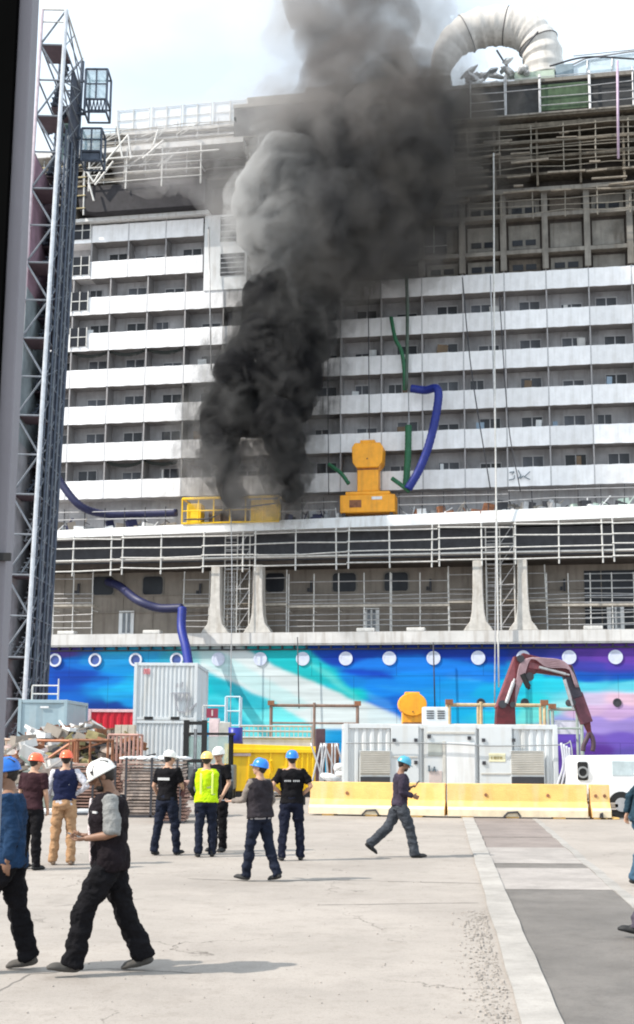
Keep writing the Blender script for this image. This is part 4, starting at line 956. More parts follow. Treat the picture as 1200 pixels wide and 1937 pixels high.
for (x0, x1) in ((682, 738), (968, 1028)):
    fr = crect(x0-2, 1420, x1+2, 1488, .05, 'louvre_frame', contw, None, .0); b = MB()
    A = W(x0, 1486, CY)-t.location; B = W(x1, 1423, CY)-t.location
    for k in range(13):
        z = A.z+.3+(B.z-A.z-.3)*k/13; b.box(((A.x+B.x)/2, -.07, z+.05), (B.x-A.x, .018, .085), Matrix.Rotation(R(32), 3, 'X'))
    b.build('louvre_slats', louvre, fr); b = MB(); b.bb(A.x, B.x, -.058, -.053, A.z, A.z+.26); b.build('dark_slot', darkst, fr)
# hose line draped across its front
cable('electric_cable', [W(655, 1406, CY-.15), W(760, 1405, CY-.15), W(850, 1407, CY-.15), W(930, 1411, CY-.15), W(1060, 1409, CY-.15), W(1080, 1406, CY-.3), W(1084, 1480, CY-.5)], .018, grey, 'thin grey cable running across the long white container')
# grey hoses at its right end
t2 = empty('hose_bundle', W(1070, 1480, CY-.2)*1.0, 'bundle of pale grey hoses hanging at the right end of the white container', 'hose'); t2.location.z = 0; b = MB()
for k in range(4):
    pts = [W(1062+k*5, 1405+k*3, CY-.25-.02*k)-t2.location, W(1066+k*4, 1445, CY-.28)-t2.location, W(1058+k*7, 1475, CY-.3)-t2.location, W(1050+k*8, 1500, CY-.3)-t2.location]
    b.tube(catmull(pts), .035, 6)
b.build('hose', mat('pale_hose', (.42, .43, .48), .5), t2, smooth=True)
# louvred box standing on the roof (white cooling unit)
a = W(802, 1366, CY+1); c = W(848, 1336, CY+1)
t2 = empty('cooling_unit', (a.x, CY+1, H-.02), 'small white cooling unit with dark grilles on the container roof beside the orange head', 'cooling unit'); b = MB(); w2 = c.x-a.x; h2 = c.z-H
b.bb(0, w2, 0, .7, 0, h2); b.build('casing', contw, t2, .02); b = MB()
for x in (.12*w2, .56*w2):
    for k in range(4): z = h2*.35+k*h2*.13; b.bb(x, x+.3*w2, -.02, -.002, z, z+.03)
b.build('grille', darkst, t2)
# yellow jersey barriers
def barrier(p, q, label):
    p = Vector(p); q = Vector(q); d = q-p; L_ = d.length; t = empty('concrete_barrier', p, label, 'barrier', 'yellow concrete barriers'); t.rotation_euler = (0, 0, math.atan2(d.y, d.x))
    prof = [(-.30, .05), (.30, .05), (.30, .22), (.13, .45), (.10, .92), (-.10, .92), (-.13, .45), (-.30, .22)]
    b = MB(); b.prism(prof, 'x', .012, L_-.012)
    for x in (L_*.1, L_*.42, L_*.75): b.bb(x, x+.34, -.28, .28, 0, .049)
    b.build('barrier_body', mat('barrier_yellow', c255(240, 194, 116, .82), .75, var=.14, scale=2.2, bump=.25, bscale=25, grime=((.60, .50, .33), .6)), t, .012)
    b = MB(); b.prism([(-.302, .05), (-.302, .222), (-.2, .352), (-.19, .34), (-.29, .21), (-.29, .05)], 'x', .02, L_-.02); b.build('pale_foot', mat('pale_foot_paint', (.66, .56, .40), .85, var=.15, grime=((.4, .35, .28), .5)), t)  # paler strip along the lower front slope of the barrier
    for x in (L_*.28, L_*.72):
        b = MB(); b.disc((x, -.133, .62), .045, .02); b.build('lifting_hole', rust, t)
    b = MB(); b.tube([(L_*.4, -.31, .04), (L_*.43, -.33, .16), (L_*.5, -.33, .18), (L_*.52, -.31, .05)], .025, 6); b.build('lifting_eye', darkst, t)
    return t
barrier(G(588, 1541), G(845, 1546), 'yellow concrete barrier left of the joint, in front of the white container')
barrier(G(846, 1546), G(1112, 1549), 'yellow concrete barrier right of the joint, ending near the white van')
p = G(1116, 1549); t2 = barrier(p, p+Vector((.55, .0, 0)), 'short yellow barrier end block beside the white van')
p = G(585, 1538); 
b = MB(); 
# yellow skip
a = G(430, 1508); t = empty('yellow_skip', a, 'bright yellow steel waste skip behind the standing group', 'skip', rz=R(8)); k = 2479/a.y
Wd = 183/k; b = MB()
b.prism([(0, .22), (Wd*.93, .22), (Wd, 1.0), (Wd, 1.85), (0, 1.95)], 'y', 0, 1.9); o = b.build('skip_body', yellow, t, .02)
b = MB()
for x in (.0, .75, 1.55, 2.15, 2.35, 2.55, 2.75, 2.95, 3.15): b.bb(x, x+.07, -.06, -.002, .25, 1.75)
b.bb(-.03, Wd, -.09, -.003, 1.62, 1.76); b.bb(-.03, Wd+.02, -.08, 1.95, 1.853, 1.95) if False else None
b.build('rib', yellow, t, .01)
b = MB(); b.bb(.2, .85, -.065, -.061, 1.5, 1.6); b.build('label_plate', mat('pink_plate', (.6, .45, .4), .5), t)
for x in (.3, 2.9): b = MB(); b.bb(x, x+.2, .1, 1.8, 0, .218); b.build('skid', darkst, t)
b = MB(); b.tube([(1.3, -.08, .9), (1.35, -.2, 1.3), (1.6, -.2, 1.35), (1.7, -.08, 1.0)], .04, 6); b.build('hook', yellow, t)
# white stillage cage, blue barrel, grey column, etc. behind it
def at(px0, px1, ytop, Y): a = W(px0, ytop, Y); c = W(px1, ytop, Y); return a.x, c.x, a.z
x0, x1, zt = at(455, 590, 1373, 52)
t = empty('mesh_stillage', (x0, 52, 0), 'off-white mesh stillage box behind the yellow skip', 'stillage'); Wd = x1-x0; b = MB()
b.bb(0, Wd, 0, 1.2, zt*.5, zt-.45); b.build('crate_panel', offw, t)
b = MB()
for k in range(17): x = Wd*k/16; b.bar((x, -.02, zt-.5), (x, -.02, zt), .025, 4)
for z in (zt, zt-.2, zt-.45): b.bar((0, -.02, z), (Wd, -.02, z), .04, 5)
for x in (0, Wd):
    for y in (0, 1.2): b.bar((x, y, 0), (x, y, zt+.05), .05, 5)
b.build('mesh_frame', galv, t)
x0, x1, zt = at(438, 454, 1376, 50); t = empty('blue_drum', ((x0+x1)/2, 50, 0), 'dark blue drum on a stand beside the mesh stillage', 'drum'); b = MB(); b.tube([(0, 0, zt-1.1), (0, 0, zt-.75), (0, 0, zt-.74), (0, 0, zt-.35), (0, 0, zt)], [.27, .27, .29, .27, .27], 16); b.build('drum_body', mat('drum_blue', c255(30, 40, 140), .4), t, smooth=True)
b = MB(); [b.bb(x-.04, x+.04, y-.04, y+.04, 0, zt-1.1) for x in (-.25, .25) for y in (-.25, .25)]; b.build('stand_leg', darkst, t)
x0, x1, zt = at(396, 436, 1366, 53); t = empty('cable_cabinet', (x0, 53, 0), 'tall pale grey cabinet with a pink panel behind the forklift', 'cabinet'); Wd = x1-x0; b = MB()
b.bb(0, Wd*.45, 0, .8, 0, zt+.15); b.build('pink_panel', mat('pink_panel', (.62, .50, .52), .5), t); b = MB(); b.bb(Wd*.46, Wd, .0, .8, 0, zt); b.build('cabinet_body', mat('cab_grey', (.42, .42, .40), .6, grime=((.3, .28, .25), .5)), t, .02)
x0, x1, zt = at(391, 413, 1340, 54); t = empty('warning_sign', (x0, 54, 0), 'small dark red sign board above the pink panel', 'sign'); b = MB(); b.bb(0, x1-x0, 0, .05, zt-.38, zt); b.build('sign_board', mat('dark_red_sign', (.22, .03, .06), .5), t); b = MB(); b.bb((x1-x0)/2-.03, (x1-x0)/2+.03, -.012, -.002, zt-.3, zt-.06); b.build('sign_mark', mat('pinkish_panel', (.5, .42, .4)), t); b = MB(); b.bar(((x1-x0)/2, .08, 0), ((x1-x0)/2, .08, zt), .04, 5); b.build('sign_post', galv, t)
# slim white lift frame over cyan
x0, x1, zt = at(428, 455, 1318, 56); t = empty('access_frame', (x0, 56, 0), 'slim pale blue tube frame standing behind the skip', 'scaffold'); Wd = x1-x0; b = MB()
for x in (0, Wd):
    for y in (0, .8): b.bar((x, y, 0), (x, y, zt), .05, 5)
for z in (zt, zt-.6, zt-1.2, zt-1.8, zt-2.4): b.bar((0, 0, z), (Wd, 0, z), .035, 5)
b.build('tube', mat('pale_blue_tube', (.45, .56, .62), .5), t)
x0, x1, zt = at(385, 430, 1335, 58); t = empty('pipe_rail', (x0, 58, 0), 'thin white railing beside the white container stack', 'railing'); b = MB()
for x in (0, x1-x0): b.bar((x, 0, 0), (x, 0, zt), .03, 5)
for z in (zt, zt-.7): b.bar((0, 0, z), (x1-x0, 0, z), .03, 5)
b.build('rail', galvw, t)
# frames above the roofs
def pipe_frame(px0, px1, pyt, Y, m, label, nmid=1, drop=.75):
    x0, x1, zt = at(px0, px1, pyt, Y); t = empty('gantry_rail', (x0, Y, 0), label, 'railing', 'pipe gantries behind the containers'); Wd = x1-x0; b = MB()
    b.bar((0, 0, zt), (Wd, 0, zt), .06, 6); b.bar((0, .0, zt-drop), (Wd, 0, zt-drop), .04, 6); b.bar((0, .9, zt), (Wd, .9, zt), .05, 6); b.build('rail', m, t)
    for i in range(nmid+2):
        b = MB(); x = Wd*i/(nmid+1); b.bar((x, 0, 0), (x, 0, zt+.12), .07, 6); b.bar((x, .9, 0), (x, .9, zt), .06, 6); b.bar((x, 0, zt), (x, .9, zt), .04, 5); b.build('post', m, t)
    b = MB(); b.box((0, 0, zt+.1), (.28, .2, .2)); b.box((Wd, 0, zt+.1), (.28, .2, .2)); b.build('joint_block', rust, t)
pipe_frame(513, 677, 1334, 57, mat('bronze_tube', (.20, .13, .10), .6, var=.3), 'brown pipe gantry behind the yellow skip', 1)
pipe_frame(850, 1030, 1333, 50, mat('sand_tube', (.50, .38, .22), .6, var=.3), 'sand coloured pipe gantry behind the long white container', 2)
pipe_frame(1045, 1100, 1341, 52, mat('grey_green_tube', (.28, .33, .30), .6), 'short grey pipe gantry right of the crane arm', 0)
x0, x1, zt = at(1050, 1102, 1362, 53); t = empty('banner_board', (x0, 53, 0), 'pale lilac board hanging on the short gantry', 'board'); b = MB(); b.bb(0, x1-x0, 0, .05, zt-.55, zt); b.build('board_sheet', mat('lilac_board', (.62, .60, .70), .5), t); b = MB(); b.bb(.02, .1, .06, .12, 0, zt); b.bb(x1-x0-.1, x1-x0-.02, .06, .12, 0, zt); b.build('board_leg', galv, t)
# jumble of machine parts between skip and container
x0, x1, zt = at(592, 645, 1378, 46); t = empty('pump_set', (x0, 46, 0), 'dark pump set with tangled hoses left of the long white container', 'pump'); random.seed(5); Wd = x1-x0
b = MB(); b.bb(0, Wd, 0, .9, 0, .3); b.bb(.1, Wd*.45, .1, .8, .3, zt); b.build('pump_casing', mat('pump_dark', (.08, .04, .05), .6, var=.4), t, .03)
b = MB(); b.bb(Wd*.5, Wd*.95, .1, .8, .3, zt*.8); b.build('pump_motor', rust, t, .03); b = MB()
for i in range(12): x = random.uniform(0, Wd); b.tube(catmull([(x, -.1, .1), (x+random.uniform(-.3, .3), -.25, .7), (x+random.uniform(-.3, .3), -.1, zt*.8)]), .035, 5)
b.build('hose', galv, t, smooth=True)
x0, x1, zt = at(618, 655, 1443, 42); t = empty('cement_bag_pile', (x0, 42, 0), 'heap of white sacks beside the left end of the barrier', 'sacks'); b = MB()
for i in range(16): b.ball((random.uniform(0, x1-x0), random.uniform(0, .6), random.uniform(.1, zt-.1)), (random.uniform(.2, .35), .25, .13), Matrix.Rotation(random.uniform(-.3, .3), 3, 'Y'), 2)
b.build('sack', white, t, smooth=True)
# forklift
x0, x1, zt = at(348, 392, 1362, 46); t = empty('forklift', (x0, 46, 0), 'black forklift mast and cab behind the man in the yellow vest', 'forklift'); Wd = x1-x0
for x in (.09, Wd-.09): b = MB(); b.bb(x-.09, x+.09, 0, .2, .1, zt); b.build('mast_rail', blackm, t)
b = MB(); b.bb(.18, Wd-.18, .02, .12, zt-.16, zt-.04); b.bb(.18, Wd-.18, .02, .12, 1.3, 1.42); b.build('cross_beam', blackm, t)
b = MB(); b.bar((Wd/2, .15, .3), (Wd/2, .15, zt-.3), .06, 8); b.build('lift_cylinder', galv, t)
b = MB(); b.bb(-.1, Wd+.9, .9, 2.6, .35, 1.2); b.build('chassis', mat('forklift_grey', (.14, .16, .17), .5), t, .05)
b = MB()
for x in (.0, Wd+.75):
    for y in (1.0, 2.3): b.bar((x, y, 1.2), (x, y, 2.25), .05, 5)
b.bb(-.1, Wd+.85, .9, 2.4, 2.25, 2.33); b.build('cab_frame', blackm, t)
b = MB(); b.bb(.05, Wd+.7, .92, .94, 1.25, 2.2); b.build('windscreen', glassmat('cab_glass_green', (.35, .5, .48), .1, .5), t)
for x in (-.1, Wd+.75):
    for y in (1.1, 2.3): b = MB(); b.tube([(x-.13, y, .36), (x+.13, y, .36)], .36, 18); b.build('wheel', blackm, t)
# ---- timber / board stacks, left
def board_stack(px0, px1, pyt, Y, label, m, seed, bot=0, dep=1.2):
    random.seed(seed); x0, x1, zt = at(px0, px1, pyt, Y); t = empty('board_stack', (x0, Y, 0), label, 'stack of boards', 'stacks of scaffold boards'); Wd = x1-x0; n = int((zt-bot)/.085); b = MB()
    for i in range(n):
        z = bot+.05+i*.085; j = random.uniform(-.06, .06); h_ = random.choice([.04, .055, .06]); b.bb(j, Wd+random.uniform(-.06, .06), random.uniform(-.04, .04), dep, z, z+h_)
    b.build('boards', m, t); b = MB()
    for x in (.12, Wd*.5, Wd-.12): b.bb(x-.03, x+.03, -.09, -.05, 0, zt+.1)
    b.bb(0, Wd, -.09, -.0502, .0, .06); b.build('steel_post', darkst, t); return t
tan = mat('weathered_board', (.36, .29, .25), .85, var=.4, scale=4, bump=.2); tan2 = mat('reddish_board', (.33, .20, .16), .85, var=.4, scale=4, bump=.2); 
board_stack(232, 345, 1440, 36, 'stack of grey brown boards behind the white helmeted walker, right pile', tan, 3)
board_stack(128, 228, 1446, 37, 'stack of reddish boards between the two left groups', tan2, 4)
t = board_stack(300, 352, 1478, 33.5, 'low stack of dark boards beside the forklift', tan2, 9)
x0, x1, zt = at(232, 345, 1436, 36); o = empty('wrapped_sheet', (x0, 36.2, zt+.0), 'pale plastic sheet laid over the right stack of boards', 'sheet'); b = MB()
for i in range(14): b.ball(((x1-x0)*i/13, random.uniform(.1, .7), .02), (.22, .5, random.uniform(.04, .09)), None, 1)
b.build('plastic_sheet', white, o, smooth=True)
# black plastic low border / cover on the ground in front of the stacks
a = G(118, 1512); t = empty('ground_tarp', (a.x-.3, 38-.7, 0), 'white edge pipe and black plastic lying in front of the board stacks', 'tarpaulin'); b = MB(); b.bar((0, -.4, .09), (3.9, -.2, .09), .09, 8); b.build('white_pipe', white, t, smooth=True); b = MB(); b.bb(0, 4.2, .0, .5, 0, .16); b.build('black_plastic', blackm, t, .05)
# debris heaps
def heap(px0, px1, py0, py1, Y, label, mats, n, seed, name='scrap_heap', cat='scrap heap', lo=.1, hi=.6):
    random.seed(seed); a = W(px0, py1, Y); c = W(px1, py0, Y); t = empty(name, (a.x, Y, 0), label, cat); Wd = c.x-a.x; b = MB(); zb = max(0, a.z)
    for i in range(n):
        b.mi = random.randrange(len(mats)); x = random.uniform(0, Wd); zz = zb+(c.z-zb)*random.random()**1.2*(1-.25*abs(x/Wd-.5))
        if random.random() < .45: l_ = random.uniform(.5, 1.6); an = random.gauss(0, .35); b.box((x, random.uniform(0, 1.5), zz), (l_, .08, .06), Matrix.Rotation(an, 3, 'Y') @ Matrix.Rotation(random.uniform(-.5, .5), 3, 'Z'))
        else: b.box((x, random.uniform(0, 1.5), zz), (random.uniform(lo, hi), random.uniform(lo, hi), random.uniform(.06, .35)), Matrix.Rotation(random.uniform(-.5, .5), 3, 'Y') @ Matrix.Rotation(random.uniform(0, 3), 3, 'Z'))
    b.bb(.1, Wd-.1, .3, 1.4, 0, max(zb, .3)+.1) ; b.build('scrap', mats, t); return t
green_wood = mat('olive_wood', (.22, .19, .09), .8, var=.4)
heap(90, 262, 1392, 1450, 47, 'heap of olive and rusty scrap timber behind the orange helmeted man', [rust, green_wood, beige, darkst, tan], 150, 11)
heap(-10, 110, 1395, 1460, 49, 'heap of rusty scrap at the far left', [rust, beige, offw, darkst], 90, 12)
heap(-10, 70, 1400, 1500, 40, 'pile of white plastic bags and pink scrap at the far left edge', [offw, rust, beige, mat('pink_plastic', (.55, .42, .4), .6), offw], 80, 13, 'bag_pile', 'bags', .3, .7)
heap(60, 240, 1374, 1398, 52, 'white crumpled film lying at the foot of the grey box', [white, offw, beige, rust], 80, 14, 'film_pile', 'plastic film', .3, .8)
heap(60, 130, 1440, 1500, 38, 'grey green rubble bags behind the orange helmeted men', [mat('greygreen_bag', (.32, .36, .32), .7), tan, offw], 60, 15, 'bag_pile', 'bags', .3, .6)
# orange-brown railings
def vfence(px0, px1, py0, Y, n, m, label, diag=False):
    x0, x1, zt = at(px0, px1, py0, Y); t = empty('rack_frame', (x0, Y, 0), label, 'rack', 'rust orange racks'); Wd = x1-x0; b = MB()
    b.bar((0, 0, zt), (Wd, 0, zt), .045, 5); b.bar((0, 0, zt*.55), (Wd, 0, zt*.55), .04, 5)
    for i in range(n): x = Wd*i/(n-1); b.bar((x, 0, 0), (x, 0, zt), .04, 5)
    if diag: b.bar((0, 0, zt*.6), (Wd, 0, zt*.95), .05, 5)
    for x in (0, Wd): b.bar((x, 1, 0), (x, 1, zt), .05, 5); b.bar((x, 0, zt), (x, 1, zt), .04, 5)
    b.build('frame', m, t)
orr = mat('orange_rack', (.42, .17, .09), .6, var=.3)
vfence(0, 66, 1399, 42, 2, mat('pale_rack', (.45, .32, .24), .6), 'pale orange rack at the far left edge')
vfence(70, 132, 1401, 42, 2, orr, 'orange rack right behind the orange helmets', True)
vfence(138, 205, 1400, 43, 3, rust, 'rust rack behind the scrap timber')
vfence(206, 262, 1390, 44, 8, mat('pink_rack', (.42, .24, .20), .6), 'narrow barred rack in front of the white container stack')
x0, x1, zt = at(218, 252, 1370, 48); t = empty('sand_block_pallet', (x0, 48, 0), 'sand coloured blocks stacked high before the red container', 'blocks'); b = MB()
for k in range(7):
    for i in range(3): b.bb(i*.24, i*.24+.22, 0, .6, k*(zt/7), (k+1)*(zt/7)-.02)
b.build('block', mat('sand_block', (.52, .46, .38), .8, var=.2), t)

# ------------------------------------------------------------------ red loader crane
CRY = 46.0
cp = lambda x, y, dy=0: W(x, y, CRY+dy)
o0 = cp(957, 1362); o0.z = 0
t = empty('loader_crane', o0, 'grimy red knuckle boom loader crane arching over the white container', 'crane')
def beam(name, p, q, w0, w1, d, m, par, mid=None):
    p = Vector(p)-o0; q = Vector(q)-o0; D = (q-p).normalized(); N = Vector((0, 1, 0)); Uv = D.cross(N).normalized(); b = MB(); A = []
    for c_, w_ in ((p, w0), (q, w1)): A.append([b.b.verts.new(c_+Uv*w_/2*sx+N*d/2*sy) for sx, sy in ((-1, -1), (1, -1), (1, 1), (-1, 1))])
    for i in range(4): b._f([A[0][i], A[1][i], A[1][(i+1) % 4], A[0][(i+1) % 4]])
    b._f(A[0][::-1]); b._f(A[1]); return b.build(name, m, par, .03)
rd2 = mat('crane_red_light', c255(118, 62, 68), .45, var=.3, scale=4, grime=((.25, .18, .18), .6))
beam('column', cp(955, 1410), cp(956, 1335), .75, .62, .55, redm, t)
beam('main_boom', cp(952, 1345), cp(985, 1246), .62, .50, .42, rd2, t)
beam('main_boom_web', cp(963, 1345, -.22), cp(990, 1262, -.22), .16, .14, .1, redm, t)
beam('knuckle', cp(972, 1262), cp(1012, 1262), .75, .50, .46, redm, t)
beam('inner_boom', cp(985, 1252), cp(1078, 1270), .62, .42, .40, redm, t)
beam('inner_boom_plate', cp(1000, 1258, -.23), cp(1040, 1266, -.23), .22, .18, .05, rd2, t)
beam('outer_boom', cp(1070, 1262), cp(1092, 1320), .45, .36, .34, mat('crane_black', (.04, .035, .05), .5), t)
beam('outer_boom_tip', cp(1090, 1312), cp(1110, 1368), .42, .42, .30, mat('crane_maroon', (.10, .03, .045), .5, var=.4), t)
beam('dipper_link', cp(1108, 1360), cp(1117, 1392), .30, .1, .14, redm, t)
for (x0, y0, x1, y1, r_) in ((1068, 1285, 1083, 1335, .06), (988, 1275, 1000, 1300, .1), (958, 1330, 972, 1290, .07), (1020, 1262, 1070, 1275, .05)):
    b = MB(); p = cp(x0, y0, -.3)-o0; q_ = cp(x1, y1, -.3)-o0; b.bar(p, q_, r_, 8); b.bar(p.lerp(q_, .5), q_+(q_-p)*.15, r_*.6, 8); b.build('hydraulic_cylinder', galv if r_ < .08 else blackm, t)
b = MB(); random.seed(3)
for k in range(6):
    pts = [cp(975+k, 1335-k*6, -.25), cp(978+k*2, 1290, -.3), cp(990+k*3, 1250-k, -.3), cp(1035, 1246+k*3, -.32), cp(1072+k, 1256+k*2, -.3), cp(1090+k, 1300, -.3)]
    b.tube(catmull([p-o0 for p in pts], 6), .028, 5)
b.build('hydraulic_hose', mat('hose_pinkish', (.30, .20, .22), .5), t, smooth=True)
for (x, y, r_) in ((1002, 1280, .15), (1082, 1329, .13), (951, 1332, .14), (970, 1333, .1), (985, 1246, .13)):
    b = MB(); p = cp(x, y, -.28)-o0; b.tube([p+Vector((0, -.06, 0)), p+Vector((0, .5, 0))], r_, 12); b.build('pivot_pin', darkst, t)
b = MB()
for sgn in (-1, 1):
    pts = [cp(1115, 1385), cp(1116+sgn*5, 1396), cp(1114+sgn*9, 1409), cp(1112+sgn*9, 1421)]
    b.tube(catmull([p-o0 for p in pts], 6), [.09]*0 or .085, 6)
b.build('grab', mat('grab_steel', (.07, .04, .055), .6), t, smooth=True)
b = MB(); b.bb(-2.2, 4.2, -.4, 2.1, .55, .95); b.build('truck_bed', darkst, t, .04)
for x in (-1.4, 2.4, 3.5):
    for y in (-.1, 1.8): b = MB(); b.tube([(x, y-.14, .48), (x, y+.14, .48)], .48, 18); b.build('truck_wheel', blackm, t)
b = MB(); b.bb(-.4, .5, 0, 1, .95, 1.3); b.build('crane_base', redm, t, .04)

# ------------------------------------------------------------------ white van at right
p = G(1160, 1548); VY = p.y+.2
a = W(1090, 1430, VY); t = empty('white_van', (a.x, VY, 0), 'white van seen half behind the end of the yellow barrier at the right', 'van')
Hh = a.z; b = MB(); vb = mat('van_white', (.80, .80, .80), .3, var=.04, spec=.5)
# body outline in profile (x right, z up), front corner to the left
b.prism([(0.02, .62), (.0, Hh-.12), (.1, Hh), (3.2, Hh+.05), (3.6, Hh-.02), (3.9, Hh-.5), (4.7, Hh-.85), (4.8, .4), (.75, .36), (.55, .55)], 'y', .0, 1.75)
b.build('van_body', vb, t, .07)
c = W(1092, 1441, VY)-t.location; d = W(1113, 1476, VY)-t.location
b = MB(); b.prism(rrect((c.x+d.x)/2, (c.z+d.z)/2, d.x-c.x, c.z-d.z, .06), 'y', -.02, .0); o = b.build('rear_lamp_opening', blackm, t)
b = MB(); b.ring(((c.x+d.x)/2, -.03, d.z+.22), .11, .16, .03); b.build('lamp_ring', grey, o)
c = W(1139, 1518, VY)-t.location; d = W(1172, 1540, VY)-t.location
b = MB(); b.bb(.55, d.x, -.06, .3, .25, .42); b.build('bumper', mat('bumper_grey', (.30, .26, .22), .6), t, .04)
b = MB(); b.prism(rrect(c.x+.25, c.z-.1, .4, .18, .07), 'y', -.05, -.002); b.build('head_lamp', mat('lamp_lens', (.55, .5, .48), .2), t)
b = MB(); b.tube([(1.22, -.03, .36), (1.22, .2, .36)], .36, 20); w_ = b.build('wheel', blackm, t); b = MB(); b.tube([(1.22, -.06, .36), (1.22, -.031, .36)], .19, 16); b.build('rim', galv, w_)
b = MB(); b.tube([(3.9, -.03, .36), (3.9, .2, .36)], .36, 20); w_ = b.build('wheel', blackm, t); b = MB(); b.tube([(3.9, -.06, .36), (3.9, -.031, .36)], .19, 16); b.build('rim', galv, w_)
b = MB(); b.tube([(1.22, 1.5, .36), (1.22, 1.72, .36)], .36, 20); b.build('wheel', blackm, t); b = MB(); b.tube([(3.9, 1.5, .36), (3.9, 1.72, .36)], .36, 20); b.build('wheel', blackm, t)
b = MB(); b.bb(1.0, 2.6, -.012, -.001, 1.15, 1.55); b.build('side_window', mat('van_glass_pale', (.45, .52, .54), .15), t, .005)

# ------------------------------------------------------------------ door frame close to the camera at left
t = empty('door_post', (-.62, 2.0, 0), 'dark door post with a grey steel edge close to the camera at the left', 'door post')
fx = (W(0, 1290, 2.0).x+.62)
b = MB(); b.bb(fx-.022, fx, 0, .05, 0, 5.2); b.build('grey_edge', mat('grey_edge_paint', (.17, .16, .18), .6, var=.05, scale=6, bump=.05), t, .002)
b = MB(); b.bb(fx-.32, fx-.0222, -.015, .06, 0, 5.2); b.build('rubber_door_leaf', mat('dull_black', (.003, .003, .003), .95, spec=.0), t)
q_ = W(0, 1049, 1.97)
b = MB(); b.bb(fx-.024, q_.x+.62+.011, -.008, -.001, q_.z-.006, q_.z+.006); b.build('latch', blackm, t)
